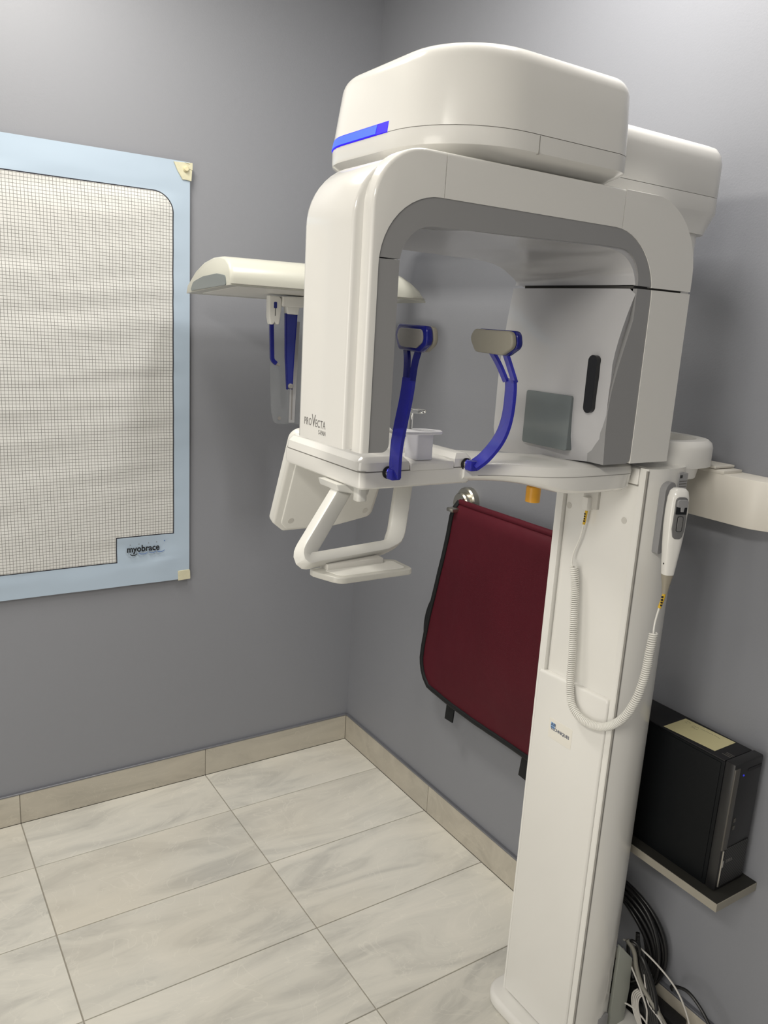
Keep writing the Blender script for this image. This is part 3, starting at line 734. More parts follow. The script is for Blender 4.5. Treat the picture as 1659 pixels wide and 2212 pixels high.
    cp = obj('control_panel', bm, 'softwhite', R, sharp=40)
    outl2 = fillet([(-0.100, 0.002, 0.015), (0.11, 0.002, 0.015), (0.11, -0.200, 0.015), (0.03, -0.217, 0.10), (-0.085, -0.217, 0.01), (-0.100, -0.200, 0.012)][::-1], 6)
    bm = prism(outl2, 'z', 0.008, 0.0125, 0.002); bmesh.ops.transform(bm, matrix=q, verts=bm.verts)
    obj('back_cover', bm, 'softwhite', cp, sharp=40)
    for a, b in ((-0.078, -0.058), (-0.080, -0.195), (0.0, -0.202), (0.094, -0.185)):
        bm = disc(bmesh.new(), (a, b, 0.0124), (0, 0, 1), 0.0065, 0.0006, 18); bmesh.ops.transform(bm, matrix=q, verts=bm.verts)
        obj('screw_cap', bm, 'dot', cp)
    # emergency stop, amber
    es = disc(bmesh.new(), (-0.452, -1.38, 1.296), (0, 0, 1), 0.014, 0.030, 20, 0.002)
    e = obj('stop_button', es, 'orange', R, label='amber stop button under the arm')
    obj('button_rim', box(-0.446, -0.436, -1.382, -1.366, 1.303, 1.320, 0.002), 'boot', e)
patient_arm(XR)

# ------------------------------------------------------------------ exposure handset, holder, coiled cord
def handset():
    hp = prism(fillet([(-0.253, 1.345, 0.02), (-0.224, 1.352, 0.02), (-0.219, 1.215, 0.012), (-0.252, 1.208, 0.004)]), 'y', -1.524, -1.510, 0.004)
    obj('handset_holder', hp, 'holdergrey', XR, label='grey holder for the exposure handset')
    obj('holder_clip', box(-0.243, -0.226, -1.540, -1.522, 1.27, 1.335, 0.005), 'holdergrey', XR)
    R = root('exposure_handset', (-0.245, -1.545, 1.14), 'white push-button exposure handset with coiled cord hanging on the machine column', 'handset')
    def ring(z, hx, hy, cx=-0.245, cy=-1.5475, n=20, p=2.8):
        return [(cx+hx*math.copysign(abs(math.cos(t))**(2/p), math.cos(t)), cy+hy*math.copysign(abs(math.sin(t))**(2/p), math.sin(t)), z) for t in [2*math.pi*(i+.5)/n for i in range(n)]]
    lo = [ring(1.176, .0110, .0105), ring(1.20, .0135, .0120), ring(1.235, .0170, .0142), ring(1.27, .0195, .0155), ring(1.30, .0200, .0155), ring(1.325, .0190, .0145), ring(1.338, .0160, .0125), ring(1.343, .0110, .0090), ring(1.344, .004, .003)]
    b = obj('body', loft(lo), 'white', R, sharp=60)
    fp = prism(fillet([(-0.2565, 1.329, 0.008), (-0.2335, 1.329, 0.008), (-0.2325, 1.268, 0.012), (-0.2365, 1.249, 0.008), (-0.2535, 1.249, 0.008), (-0.2575, 1.268, 0.012)]), 'y', -1.5640, -1.552, 0.0008)
    f = obj('grey_inset', fp, 'handsetgrey', R)
    obj('thumb_button', prism(fillet([(-0.2555, 1.325, 0.005), (-0.2345, 1.325, 0.005), (-0.2345, 1.311, 0.002), (-0.241, 1.310), (-0.242, 1.302), (-0.247, 1.302), (-0.248, 1.310), (-0.2555, 1.311, 0.002)]), 'y', -1.5685, -1.560, 0.001), 'holdergrey', f)
    obj('recess', box(-0.2555, -0.2345, -1.5655, -1.56, 1.297, 1.311), 'slotblack', f)
    obj('button_outline', prism(rrect(-0.2505, -0.2395, 1.264, 1.293, 0.003), 'y', -1.5656, -1.56), 'slotblack', f)
    obj('push_button', prism(rrect(-0.2498, -0.2402, 1.2648, 1.2922, 0.0028), 'y', -1.5662, -1.56, 0.0004, 1), 'handsetgrey', f)
    obj('screw', disc(bmesh.new(), (-0.2577, -1.5515, 1.198), (-1, 0, 0), 0.0018, 0.0008, 10), 'black', R)
    obj('strain_relief', loft([ring(1.137, .0048, .0048), ring(1.155, .0070, .0068), ring(1.176, .0108, .0103)]), 'boot', R)
    q = Matrix.Translation((-0.245, -1.5475, 0)) @ Matrix.Rotation(math.radians(-24), 4, 'Z') @ Matrix.Translation((0.245, 1.5475, 0))
    for o in list(R.children) + list(f.children): o.data.transform(q)
    tag1 = bez([(-0.2455, -1.5475, 1.138), (-0.248, -1.547, 1.124), (-0.252, -1.5455, 1.108)], 6)
    ys = tube(tag1, 0.0034, 8); t1 = obj('yellow_tag', ys, 'yellow', R, label='yellow cable tag below the handset')
    for k in range(4):
        z = 1.113+k*0.0055
        obj('print_mark', box(-0.2535, -0.2500, -1.5500, -1.5475, z, z+0.003), 'print', t1, smooth=False)
    lead = bez([(-0.252, -1.5455, 1.109), (-0.262, -1.548, 1.08), (-0.272, -1.5555, 1.055)], 8)
    obj('cord_lead', tube(lead, 0.0019, 8), 'cord', R)
    # coil axis: hangs in a loop across the column front
    ax = bez([(-0.272, -1.556, 1.064), (-0.277, -1.557, 1.030), (-0.282, -1.557, 0.978), (-0.293, -1.552, 0.925), (-0.302, -1.532, 0.878), (-0.303, -1.490, 0.8425), (-0.302, -1.440, 0.833), (-0.301, -1.404, 0.850),
              (-0.299, -1.389, 0.893), (-0.296, -1.382, 0.96), (-0.294, -1.374, 1.03), (-0.293, -1.366, 1.10), (-0.293, -1.3565, 1.142)], 24)
    ln = [0]
    for a, c in zip(ax, ax[1:]): ln.append(ln[-1]+(c-a).length)
    total = ln[-1]; pitch = 0.0043; steps = int(total/pitch*10)
    path = []; n0 = None; k = 0
    for s in range(steps+1):
        d = total*s/steps
        while k < len(ln)-2 and ln[k+1] < d: k += 1
        u = (d-ln[k])/(ln[k+1]-ln[k]); p = ax[k].lerp(ax[k+1], u); t = (ax[k+1]-ax[k]).normalized()
        n0 = (n0 - t*n0.dot(t)).normalized() if n0 else (Vector((1, 0, 0))-t*t.x).normalized()
        b2 = t.cross(n0); th = 2*math.pi*d/pitch
        path.append(p+(n0*math.cos(th)+b2*math.sin(th))*0.0073)
    obj('coiled_cord', tube(path, 0.00185, 6), 'cord', R, sharp=80)
    lead2 = bez([path[-1], (-0.292, -1.348, 1.150), (-0.292, -1.351, 1.172), (-0.291, -1.362, 1.205), (-0.290, -1.367, 1.236)], 8)
    obj('cord_lead', tube(lead2, 0.0019, 8), 'cord', R)
    t2 = obj('yellow_tag', tube(bez([(-0.290, -1.367, 1.234), (-0.2895, -1.3685, 1.250), (-0.289, -1.3695, 1.266)], 5), 0.0031, 8), 'yellow', R, label='yellow cable tag below the column socket')
    for k in range(4):
        obj('print_mark', box(-0.2932, -0.2915, -1.3705, -1.3675, 1.240+k*0.005, 1.2428+k*0.005), 'print', t2, smooth=False)
    obj('plug', box(-0.297, -0.280, -1.376, -1.359, 1.264, 1.292, 0.003), 'whitesatin', R)
    so = obj('socket', box(-0.284, -0.274, -1.390, -1.351, 1.268, 1.325, 0.002), 'dot', XR)
handset()

# ------------------------------------------------------------------ cephalostat
def ceph():
    R = root('cephalostat', (-0.38, -0.30, 1.67), 'white cephalometric head unit with hanging blue ear and nose rods, behind the x-ray machine', 'cephalostat')
    sk = lambda y: 0.05*(y+0.45)
    prof = [(-0.452, 1.684), (-0.455, 1.700), (-0.452, 1.718), (-0.440, 1.738), (-0.418, 1.751), (-0.385, 1.757), (-0.33, 1.756), (-0.26, 1.745), (-0.20, 1.724), (-0.165, 1.704), (-0.130, 1.684), (-0.120, 1.662)]
    loops = []
    def sc(x, k, dz):
        cy, cz = -0.30, 1.676
        return [(x, cy+(y-cy)*k, cz+(z-cz)*(k if z > cz else 1)*dz) for y, z in prof]
    loops = [sc(-0.692, 0.97, 0.96), sc(-0.688, 0.992, 0.99), sc(-0.680, 1.0, 1.0), sc(-0.20, 1.0, 1.06), sc(-0.17, 0.998, 1.04), sc(-0.14, 0.99, 0.95), sc(-0.11, 0.98, 0.78), sc(-0.085, 0.96, 0.55), sc(-0.070, 0.94, 0.28), sc(-0.064, 0.92, 0.12)]
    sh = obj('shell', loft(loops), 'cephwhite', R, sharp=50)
    obj('rim_line', prism([(-0.4565, 1.6870), (-0.4565, 1.6882), (-0.45, 1.6882), (-0.45, 1.6870)], 'x', -0.688, -0.075), 'softseam', sh)
    ins = fillet([(-0.430, 1.683, 0.004), (-0.424, 1.708, 0.012), (-0.365, 1.7135, 0.05), (-0.262, 1.7075, 0.06), (-0.185, 1.694, 0.03), (-0.162, 1.669, 0.004)])
    obj('end_window', prism(ins, 'x', -0.6945, -0.68, 0.0008, 1), 'mirror', sh, label='grey glossy window in the end of the shell')
    obj('lower_plate', prism([(-0.43, 1.682), (-0.17, 1.664), (-0.17, 1.670), (-0.43, 1.688)], 'x', -0.66, -0.09, 0.002), 'softwhite', sh)
    # support arm running back to the carriage of the machine
    arm = corner_path([(-0.135, -1.236, 1.905), (-0.135, -0.29, 1.905), (-0.135, -0.29, 1.735)], 0.10, 8)
    obj('support_arm', sweep(bmesh.new(), arm, rrect(-0.045, 0.045, -0.035, 0.035, 0.015, 3)), 'whitesatin', R)
    # ear rod (left) with holder
    eh = prism(fillet([(-0.515, 1.668), (-0.478, 1.668, 0.012), (-0.478, 1.63, 0.01), (-0.482, 1.597), (-0.484, 1.589, 0.003), (-0.492, 1.590), (-0.497, 1.596), (-0.502, 1.589), (-0.510, 1.588, 0.004), (-0.515, 1.61, 0.05)]), 'y', -0.315, -0.290, 0.003)
    h = obj('ear_rod_holder', eh, 'softwhite', R)
    obj('holder_slot', box(-0.4982, -0.4966, -0.3156, -0.31, 1.613, 1.640), 'black', h)
    obj('slot_eye', prism(rrect(-0.5022, -0.4925, 1.634, 1.652, 0.003), 'y', -0.3158, -0.31), 'bluegrey', h)
    rod = corner_path([(-0.503, -0.303, 1.60), (-0.498, -0.303, 1.488), (-0.485, -0.303, 1.478)], 0.018, 6)
    obj('ear_rod', sweep(bmesh.new(), rod, rrect(-0.0045, 0.0045, -0.0062, 0.0062, 0.002, 2), up=Vector((1, 0, 0))), 'bluedark', R)
    obj('ear_plug', disc(bmesh.new(), (-0.486, -0.303, 1.4785), (0.8, 0, -0.35), 0.0042, 0.014, 12, 0.001), 'padcap', R)
    # nose positioner: block and tapering blade
    nb = obj('nose_block', prism(fillet([(-0.475, 1.668), (-0.478, 1.640, 0.006), (-0.405, 1.640, 0.012), (-0.400, 1.672)]), 'y', -0.320, -0.280, 0.004), 'softwhite', R)
    obj('blade_socket', prism(fillet([(-0.461, 1.641), (-0.458, 1.620, 0.002), (-0.424, 1.620, 0.002), (-0.421, 1.641)]), 'y', -0.317, -0.292, 0.003), 'softwhite', nb)
    bl = fillet([(-0.461, 1.622), (-0.425, 1.622), (-0.431, 1.50, 0.3), (-0.434, 1.404, 0.008), (-0.449, 1.404, 0.008), (-0.457, 1.50, 0.3)])
    obj('nose_blade', prism(bl, 'y', -0.310, -0.302, 0.001), 'bluegrey', R)
    obj('blade_rim', prism(fillet([(-0.4618, 1.622), (-0.4595, 1.622), (-0.4558, 1.50, 0.3), (-0.4475, 1.404), (-0.4495, 1.403), (-0.4578, 1.50, 0.3)]), 'y', -0.3112, -0.301), 'bluedark', R)
    obj('blade_rim', prism(fillet([(-0.4242, 1.622), (-0.4265, 1.622), (-0.4322, 1.50, 0.3), (-0.4355, 1.404), (-0.4335, 1.403), (-0.4302, 1.50, 0.3)]), 'y', -0.3112, -0.301), 'bluedark', R)
    obj('nose_tip', disc(bmesh.new(), (-0.441, -0.310, 1.4135), (0, -1, 0), 0.0078, 0.008, 16, 0.002), 'padcap', R)
    # two clear ear plates hanging behind
    pl = fillet([(-0.500, 1.66), (-0.482, 1.335, 0.014), (-0.472, 1.297, 0.018), (-0.36, 1.292, 0.018), (-0.36, 1.66)])
    cp = obj('clear_plate', prism(pl, 'y', -0.272, -0.267, 0.001), 'smoke', R, label='clear hanging plate')
    obj('plate_screw', disc(bmesh.new(), (-0.4555, -0.2725, 1.314), (0, -1, 0), 0.0055, 0.002, 14), 'padcap', cp)
    sc_ = obj('scale', prism([(-0.417, 1.60), (-0.398, 1.60), (-0.400, 1.53), (-0.406, 1.30), (-0.4245, 1.30), (-0.4235, 1.40), (-0.417, 1.53)], 'y', -0.2755, -0.2725), 'label', cp)
    obj('scale_slot', prism([(-0.4185, 1.519), (-0.4145, 1.519), (-0.4145, 1.309), (-0.4185, 1.309)], 'y', -0.2762, -0.274), 'padcap', cp)
ceph()

# ------------------------------------------------------------------ wall chart with tape
def wrinkle(x, z):
    n = noise.noise(Vector((x*1.6, z*17+0.9*math.sin(x*3), 0.3)))*0.0030 + noise.noise(Vector((x*5, z*30, 4.3)))*0.0010
    n += noise.noise(Vector((x*2.2, z*5, 9)))*0.004
    e = min(1, max(0, (-0.640-x)/0.10))*min(1, max(0.25, (2.04-z)/0.10))*min(1, max(0.35, (z-0.749)/0.08))
    if z < 0.83: n += noise.noise(Vector((x*9, z*16, 2)))*0.004
    return n*e*1.5
def poster():
    R = root('wall_chart', (-1.19, 0.0, 0.749), 'large crinkled grid chart with pale blue border taped to the left wall', 'chart')
    x0, x1, z0, z1 = -1.742, -0.640, 0.750, 2.040
    nx, nz = 84, 190
    bm = bmesh.new(); V = []
    for layer in (0, 1):
        vs = []
        for j in range(nz+1):
            z = z0+(z1-z0)*j/nz
            vs.append([bm.verts.new((x0+(x1-x0)*i/nx, -0.0045-wrinkle(x0+(x1-x0)*i/nx, z)+(0.0010 if layer else 0), z)) for i in range(nx+1)])
        V.append(vs)
    for vs in V:
        for j in range(nz):
            for i in range(nx): bm.faces.new((vs[j][i], vs[j][i+1], vs[j+1][i+1], vs[j+1][i]))
    a, b = V
    for j in range(nz):
        bm.faces.new((a[j][0], a[j+1][0], b[j+1][0], b[j][0])); bm.faces.new((a[j][nx], b[j][nx], b[j+1][nx], a[j+1][nx]))
    for i in range(nx):
        bm.faces.new((a[0][i], b[0][i], b[0][i+1], a[0][i+1])); bm.faces.new((a[nz][i], a[nz][i+1], b[nz][i+1], b[nz][i]))
    obj('chart_sheet', bm, 'poster', R, sharp=60)
    # rolled hem lines
    Mp = lambda x, z, y=-0.0068: frame((x, y, z), (1, 0, 0), (0, 0, 1))
    text('lettering', 'myobrace', 'print', R, Mp(-0.8440, 0.8600), 0.0290, 0.0005, offset=0.0007, sx=0.90, spacing=1.0)
    def swash(xa, xb, z, mat):
        p = corner_path([(xa, -0.0075, z+0.0045), (xa+0.006, -0.0075, z), (xb-0.006, -0.0075, z), (xb, -0.0075, z+0.0045)], 0.004, 4)
        obj('logo_stroke', sweep(bmesh.new(), p, [(-0.0004, -0.0012), (0.0004, -0.0012), (0.0004, 0.0012), (-0.0004, 0.0012)], up=Vector((0, 0, 1))), mat, R)
    swash(-0.834, -0.8115, 0.8490, 'print'); swash(-0.806, -0.779, 0.8510, 'printblue'); swash(-0.773, -0.752, 0.8520, 'printblue'); swash(-0.748, -0.724, 0.8530, 'printblue')
    for x, z in ((-0.833, 0.8835), (-0.8055, 0.8845), (-0.775, 0.8855), (-0.749, 0.886)):
        obj('logo_dot', disc(bmesh.new(), (x, -0.0068, z), (0, -1, 0), 0.0015, 0.0006, 10), 'printgrey', R)
    obj('trademark_ring', disc(bmesh.new(), (-0.7235, -0.0068, 0.888), (0, -1, 0), 0.0022, 0.0006, 12), 'printblue', R)
    tp = fillet([(-0.690, 2.0355), (-0.634, 2.0385, 0.002), (-0.6345, 2.018, 0.002), (-0.6365, 1.9875, 0.002), (-0.653, 1.9895), (-0.6635, 1.989), (-0.668, 1.996), (-0.679, 2.0125)])
    obj('tape', prism(tp, 'y', -0.0085, -0.0045, 0.0008, 1), 'tape', R, label='masking tape on the upper corner')
    obj('tape_fold', prism(fillet([(-0.658, 2.037), (-0.6335, 2.0385, 0.002), (-0.6338, 2.018, 0.002), (-0.645, 2.0205), (-0.6415, 2.034)]), 'y', -0.0098, -0.008, 0.0006, 1), 'tape', R)
    tb = fillet([(-0.6790, 0.780), (-0.640, 0.7810, 0.002), (-0.638, 0.7755), (-0.637, 0.7485, 0.002), (-0.678, 0.7465, 0.001)])
    obj('tape', prism(tb, 'y', -0.0080, -0.0045, 0.0008, 1), 'tape', R, label='masking tape on the lower corner')
    t = root('thumbtack', (-0.6535, -0.0085, 2.0195), 'small round ivory push pin through tape at the upper corner of the chart', 'push pin')
    obj('pin_rim', disc(bmesh.new(), (-0.6535, -0.0085, 2.0195), (0, -1, 0), 0.0092, 0.0035, 20, 0.001), 'tack', t)
    obj('pin_cap', disc(bmesh.new(), (-0.6535, -0.012, 2.0195), (0, -1, 0), 0.0072, 0.004, 20, 0.0015), 'tack', t)
poster()

# ------------------------------------------------------------------ lead apron on its wall hook
def apron():
    h = root('wall_hook', (WT, -0.640, 1.095), 'round brushed steel hook on the right wall above the burgundy apron', 'hook')
    obj('rosette', disc(bmesh.new(), (WT, -0.638, 1.102), (-1, 0, 0), 0.044, 0.022, 36, 0.004), 'steel', h)
    obj('knob', disc(bmesh.new(), (-0.010, -0.640, 1.098), (-1, 0, 0), 0.034, 0.022, 32, 0.004), 'steel', h)
    obj('peg', box(-0.078, -0.015, -0.668, -0.636, 1.080, 1.092, 0.004), 'steel', h)
    R = root('lead_apron', (-0.05, -0.87, 0.48), 'burgundy lead apron with black edging hanging on the right wall', 'apron')
    def edge(z):      # far (corner-side) edge of the apron
        pts = [(1.115, -0.650), (1.02, -0.635), (0.90, -0.607), (0.76, -0.575), (0.64, -0.550), (0.58, -0.5455), (0.535, -0.560), (0.508, -0.588)]
        for (za, ya), (zb, yb) in zip(pts, pts[1:]):
            if zb <= z <= za: return ya+(yb-ya)*(z-za)/(zb-za)
        return pts[0][1] if z > pts[0][0] else pts[-1][1]
    YC = -0.895
    bm = bmesh.new(); nz, ny = 44, 44; F = []
    def surf(u, v):
        """u 0..1 across, v 0..1 down"""
        yl = edge(1.115-(1.115-0.508)*v); yr = 2*YC-yl
        y = yl+(yr-yl)*u
        z = 1.105-(1.105-0.492)*v
        if v < 1: z -= 0
        # rounded lower corners come from edge(); the bottom sags slightly
        z -= 0.012*math.sin(math.pi*u)*v
        if v > 0.9: z += 0.0
        x = -0.060 - 0.006*math.sin(math.pi*u)*math.sin(math.pi*min(1, v*1.1)) + 0.004*noise.noise(Vector((y*9, z*3, 1))) + 0.0015*noise.noise(Vector((y*30, z*12, 7)))
        x += 0.018*max(0, 1-v/0.06)**2
        return Vector((x, y, z))
    for layer in (0, 0.014):
        F.append([[bm.verts.new(surf(i/ny, j/nz)+Vector((layer, 0, 0))) for i in range(ny+1)] for j in range(nz+1)])
    for G in F:
        for j in range(nz):
            for i in range(ny): bm.faces.new((G[j][i], G[j][i+1], G[j+1][i+1], G[j+1][i]))
    a, b = F
    for j in range(nz):
        bm.faces.new((a[j][0], a[j+1][0], b[j+1][0], b[j][0])); bm.faces.new((a[j][ny], b[j][ny], b[j+1][ny], a[j+1][ny]))
    for i in range(ny):
        bm.faces.new((a[0][i], b[0][i], b[0][i+1], a[0][i+1])); bm.faces.new((a[nz][i], a[nz][i+1], b[nz][i+1], b[nz][i]))
    obj('panel', bm, 'apron', R, sharp=70)
    rim = [surf(0, j/30) for j in range(31)] + [surf(i/24, 1) for i in range(1, 25)] + [surf(1, 1-j/30) for j in range(1, 31)]
    rim = [p+Vector((0.006, 0, 0)) for p in rim]
    obj('edge_binding', sweep(bmesh.new(), rim, rrect(-0.0075, 0.0075, -0.012, 0.012, 0.004, 2), up=Vector((-1, 0, 0))), 'apronblack', R, sharp=50)
    fold = [surf(i/24, 0)+Vector((0.004, 0, 0.001)) for i in range(25)]
    obj('folded_top', sweep(bmesh.new(), fold, circ(0.010, 8)), 'apron', R, sharp=80)
    # the straps
    def strap(pts, name='strap', w=0.019):
        p = bez(pts, 6)
        obj(name, sweep(bmesh.new(), p, rrect(-0.0025, 0.0025, -w, w, 0.001, 1), up=Vector((0, 1, 0))), 'apronblack', R)
    strap([(-0.050, -0.703, 0.505), (-0.052, -0.702, 0.46), (-0.056, -0.7035, 0.425)])
    strap([(-0.050, -1.050, 0.50), (-0.054, -1.047, 0.45), (-0.056, -1.045, 0.413)])
    strap([(-0.046, -0.595, 0.80), (-0.046, -0.560, 0.75), (-0.046, -0.543, 0.69), (-0.046, -0.548, 0.63), (-0.046, -0.562, 0.595)], 'side_strap', 0.014)
apron()

# ------------------------------------------------------------------ computer on its wall shelf
def computer():
    sh = root('wall_shelf', (WT, -1.50, 0.475), 'short wooden wall shelf carrying the black computer', 'shelf')
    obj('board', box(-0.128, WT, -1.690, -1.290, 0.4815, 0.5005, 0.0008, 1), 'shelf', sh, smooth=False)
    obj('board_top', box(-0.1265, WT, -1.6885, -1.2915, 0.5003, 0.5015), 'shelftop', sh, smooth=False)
    R = root('computer', (-0.055, -1.50, 0.5015), 'black slim desktop computer standing on the wall shelf', 'computer')
    c = obj('case', box(-0.100, -0.006, -1.640, -1.320, 0.5015, 0.788, 0.003), 'tower', R)
    obj('top_cover', box(-0.099, -0.007, -1.638, -1.322, 0.7875, 0.7905, 0.001), 'towertop', R)
    obj('side_panel', box(-0.1018, -0.099, -1.632, -1.326, 0.512, 0.783, 0.001), 'tower', R)
    f = obj('front_bezel', box(-0.1015, -0.005, -1.664, -1.640, 0.503, 0.793, 0.004), 'black', R)
    obj('grey_strip', box(-0.1005, -0.0840, -1.6655, -1.66, 0.598, 0.783, 0.001), 'towergrey', f)
    obj('silver_line', box(-0.0955, -0.0915, -1.6660, -1.66, 0.512, 0.597, 0.0008, 1), 'alu', f)
    obj('silver_catch', box(-0.0925, -0.0880, -1.6662, -1.66, 0.557, 0.573, 0.0008, 1), 'alu', f)
    obj('grille', box(-0.0885, -0.0100, -1.6652, -1.66, 0.512, 0.600), 'grille', f, smooth=False)
    for z in (0.640, 0.657):
        obj('port', box(-0.0760, -0.0700, -1.6652, -1.66, z, z+0.009), 'towergrey', f, smooth=False)
    obj('disc_drive', box(-0.055, -0.010, -1.6650, -1.66, 0.768, 0.7745), 'towertop', f, smooth=False)
    obj('power_light', disc(bmesh.new(), (-0.0690, -1.6640, 0.7630), (0, -1, 0), 0.0020, 0.0014, 14), 'pcled', f)
    Mb = lambda x, z: frame((x, -1.6653, z), (1, 0, 0), (0, 0, 1))
    text('lettering', 'DELL', 'printgrey', f, Mb(-0.0800, 0.5650), 0.0100, 0.0003)
    for k, w in enumerate((0.020, 0.016, 0.018)):
        obj('print_line', box(-0.080+k*0.006, -0.0775+k*0.006, -1.637, -1.637+w, 0.7900, 0.7908), 'towergrey', R, smooth=False)
    n = root('sticky_note', (-0.05, -1.52, 0.7906), 'pale yellow handwritten note lying on top of the black computer', 'note')
    obj('paper', prism([(-0.0945, -1.4835), (-0.0185, -1.4830), (-0.0130, -1.6035), (-0.0850, -1.6045)], 'z', 0.7906, 0.7912), 'note', n, smooth=False)
    random.seed(5)
    def scrib(x, y0, y1, nm='handwriting'):
        p = []; k = int((y0-y1)/0.0016)
        for i in range(k+1):
            p.append(Vector((x+random.uniform(-0.0016, 0.0016), y0+(y1-y0)*i/k, 0.7914)))
        obj(nm, sweep(bmesh.new(), p, [(-0.00035, -0.0001), (0.00035, -0.0001), (0.00035, 0.0001), (-0.00035, 0.0001)]), 'ink', n)
    scrib(-0.028, -1.492, -1.504); scrib(-0.035, -1.492, -1.499); scrib(-0.031, -1.513, -1.526); scrib(-0.029, -1.529, -1.560); scrib(-0.036, -1.512, -1.520); scrib(-0.041, -1.514, -1.530); scrib(-0.028, -1.563, -1.578)
computer()

# ------------------------------------------------------------------ white wall box behind the column
def wall_box():
    R = root('wall_box', (WT, -1.45, 1.255), 'white sheet metal wall bracket box right of the machine column', 'box')
    plan = [(WT, -1.18), (-0.060, -1.18), (-0.060, -1.560), (-0.0585, -1.578), (-0.053, -1.592), (0.0, -1.690), (WT, -1.690)]
    obj('shell', prism(plan, 'z', 1.2555, 1.3525, 0.0015, 2), 'boxwhite', R, sharp=30)
    obj('raised_lip', box(-0.0605, 0.0, -1.5105, -1.20, 1.3515, 1.3590, 0.001), 'boxwhite', R)
    t = root('slotted_plate', (-0.03, -1.40, 1.3592), 'thin white slotted plate lying on the white wall box', 'plate')
    pl = bmesh.new()
    add_box(pl, -0.064, -0.0, -1.492, -1.25, 1.3605, 1.3655, 0.0008, 1)
    obj('plate', pl, 'boxwhite', t)
    obj('slot', box(-0.040, -0.034, -1.445, -1.27, 1.3652, 1.3659), 'label', t)
    for y in (-1.47, -1.28):
        obj('plate_foot', box(-0.05, -0.01, y-0.01, y+0.01, 1.3590, 1.3606), 'boxwhite', t)
wall_box()

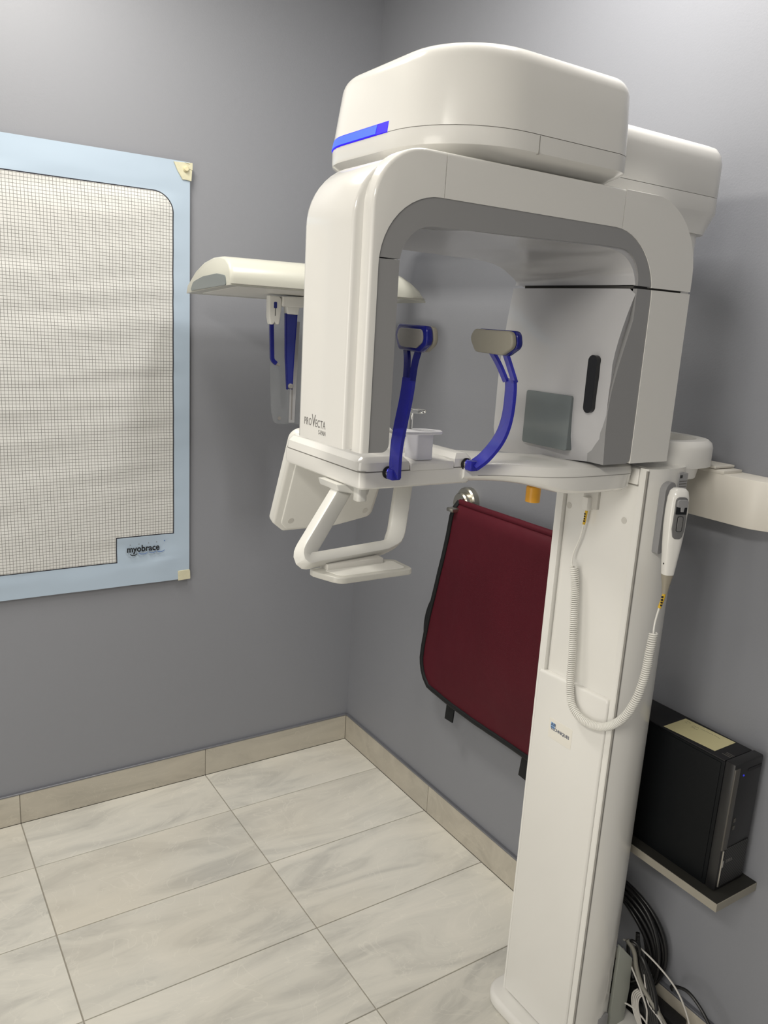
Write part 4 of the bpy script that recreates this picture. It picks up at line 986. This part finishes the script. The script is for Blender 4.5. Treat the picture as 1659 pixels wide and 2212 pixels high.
# ------------------------------------------------------------------ cables behind the column
def cables():
    def cable(name, label, pts, r, mat, n=10, k=8, group=None):
        return top(obj(name, tube(bez(pts, n), r, k), mat, sharp=80), label, 'cable', group)
    # coil of black cable leaning on the wall
    R = root('cable_coil', (-0.035, -1.42, 0.0), 'thick coil of black cable leaning against the wall behind the column', 'cable')
    for k in range(9):
        a0 = 0.2*k; pts = []
        rr = 0.150-0.0085*(k % 5); dx = -0.014-0.0100*(k//3)-0.003*(k % 3)
        for i in range(49):
            t = 2*math.pi*i/48
            pts.append((dx+0.004*math.sin(3*t+k), -1.375-(rr+0.004*math.sin(2*t+k))*math.cos(t), 0.165+(rr*0.94)*math.sin(t)))
        path = [Vector(p) for p in pts]
        obj('loop', tube(path, 0.0055, 7), 'black', R, sharp=80)
    cable('arched_cable', 'black cable arching out to the right behind the column', [(-0.036, -1.568, 0.148), (-0.045, -1.571, 0.164), (-0.05, -1.586, 0.178), (-0.05, -1.612, 0.188), (-0.05, -1.640, 0.180), (-0.052, -1.672, 0.160), (-0.054, -1.705, 0.125), (-0.050, -1.74, 0.05), (-0.05, -1.75, 0.006)], 0.0038, 'black')
    cable('grey_cable', 'thick grey cable running down through the black cables', [(-0.10, -1.475, 0.24), (-0.095, -1.495, 0.22), (-0.090, -1.505, 0.18), (-0.088, -1.527, 0.145), (-0.085, -1.570, 0.115), (-0.085, -1.610, 0.085), (-0.085, -1.66, 0.03), (-0.085, -1.69, 0.007)], 0.0055, 'cablegrey')
    cable('white_cable', 'thin white cable arching highest, in front of the black coil', [(-0.10, -1.465, 0.232), (-0.085, -1.478, 0.228), (-0.075, -1.500, 0.222), (-0.065, -1.545, 0.205), (-0.060, -1.590, 0.182), (-0.06, -1.622, 0.150), (-0.062, -1.646, 0.105), (-0.064, -1.655, 0.05), (-0.064, -1.657, 0.005)], 0.0022, 'cablewhite')
    cable('white_cable', 'thin white cable dropping steeply beside the column', [(-0.105, -1.472, 0.215), (-0.100, -1.480, 0.200), (-0.095, -1.515, 0.155), (-0.092, -1.545, 0.110), (-0.092, -1.552, 0.085), (-0.092, -1.555, 0.04), (-0.092, -1.556, 0.004)], 0.0022, 'cablewhite')
    cable('white_cable', 'short white cable lying level at the foot of the column', [(-0.105, -1.490, 0.082), (-0.095, -1.515, 0.080), (-0.090, -1.545, 0.070), (-0.085, -1.575, 0.045), (-0.085, -1.60, 0.004)], 0.0022, 'cablewhite')
    g = 'white cables in the bundle behind the column'
    random.seed(9)
    for k in range(6):
        d = 0.0052*k
        cable('bundled_cable', 'thin white cable in the bundle running down to the floor behind the column',
              [(-0.070-d*0.5, -1.530+d*0.3, 0.175), (-0.074-d*0.5, -1.545, 0.145-d), (-0.078-d*0.6, -1.575-d*0.6, 0.105), (-0.082-d*0.8, -1.600-d*1.1, 0.065), (-0.086-d, -1.622-d*1.6, 0.022), (-0.088-d, -1.640-d*2, 0.0035)], 0.0022, 'cablewhite', 8, 7, g)
    for k in range(5):
        d = 0.0045*k
        cable('looped_cable', 'pale cable in the small loop hanging beside the column foot',
              [(-0.088, -1.515-d, 0.130), (-0.092, -1.507-d, 0.115), (-0.094, -1.508-d, 0.095), (-0.094, -1.518-d, 0.070), (-0.092, -1.535-d*0.7, 0.045), (-0.09, -1.560-d*0.5, 0.02), (-0.09, -1.58-d*0.5, 0.0035)], 0.0020, 'cablewhite', 8, 7, 'pale cables in the small loop')
    for k in range(6):
        d = 0.007*k
        cable('black_cable', 'black cable hanging down in the bundle behind the column',
              [(-0.070-d*0.3, -1.480-d*0.4, 0.250-d), (-0.076-d*0.2, -1.490-d*0.9, 0.20), (-0.080, -1.510-d*1.2, 0.150), (-0.082-d*0.2, -1.535-d*1.2, 0.10), (-0.083-d*0.2, -1.555-d*1.2, 0.055), (-0.083-d*0.2, -1.57-d*1.2, 0.006)], 0.0052, 'black', 8, 8, 'black cables hanging in the bundle')
    cable('hooked_cable', 'black cable bent into a small hook in front of the coil', [(-0.085, -1.505, 0.215), (-0.09, -1.500, 0.238), (-0.095, -1.485, 0.242), (-0.097, -1.478, 0.225), (-0.095, -1.485, 0.19), (-0.09, -1.50, 0.15)], 0.0040, 'black')
    b = root('power_strip', (-0.03, -1.45, 0.0), 'black power strip standing on the floor against the baseboard behind the column', 'power strip')
    obj('strip_body', box(-0.046, -0.006, -1.60, -1.33, 0.0, 0.078, 0.006), 'blackmatte', b)
    obj('socket_block', box(-0.052, -0.045, -1.53, -1.47, 0.02, 0.06, 0.003), 'black', b)
cables()
bpy.context.view_layer.update()
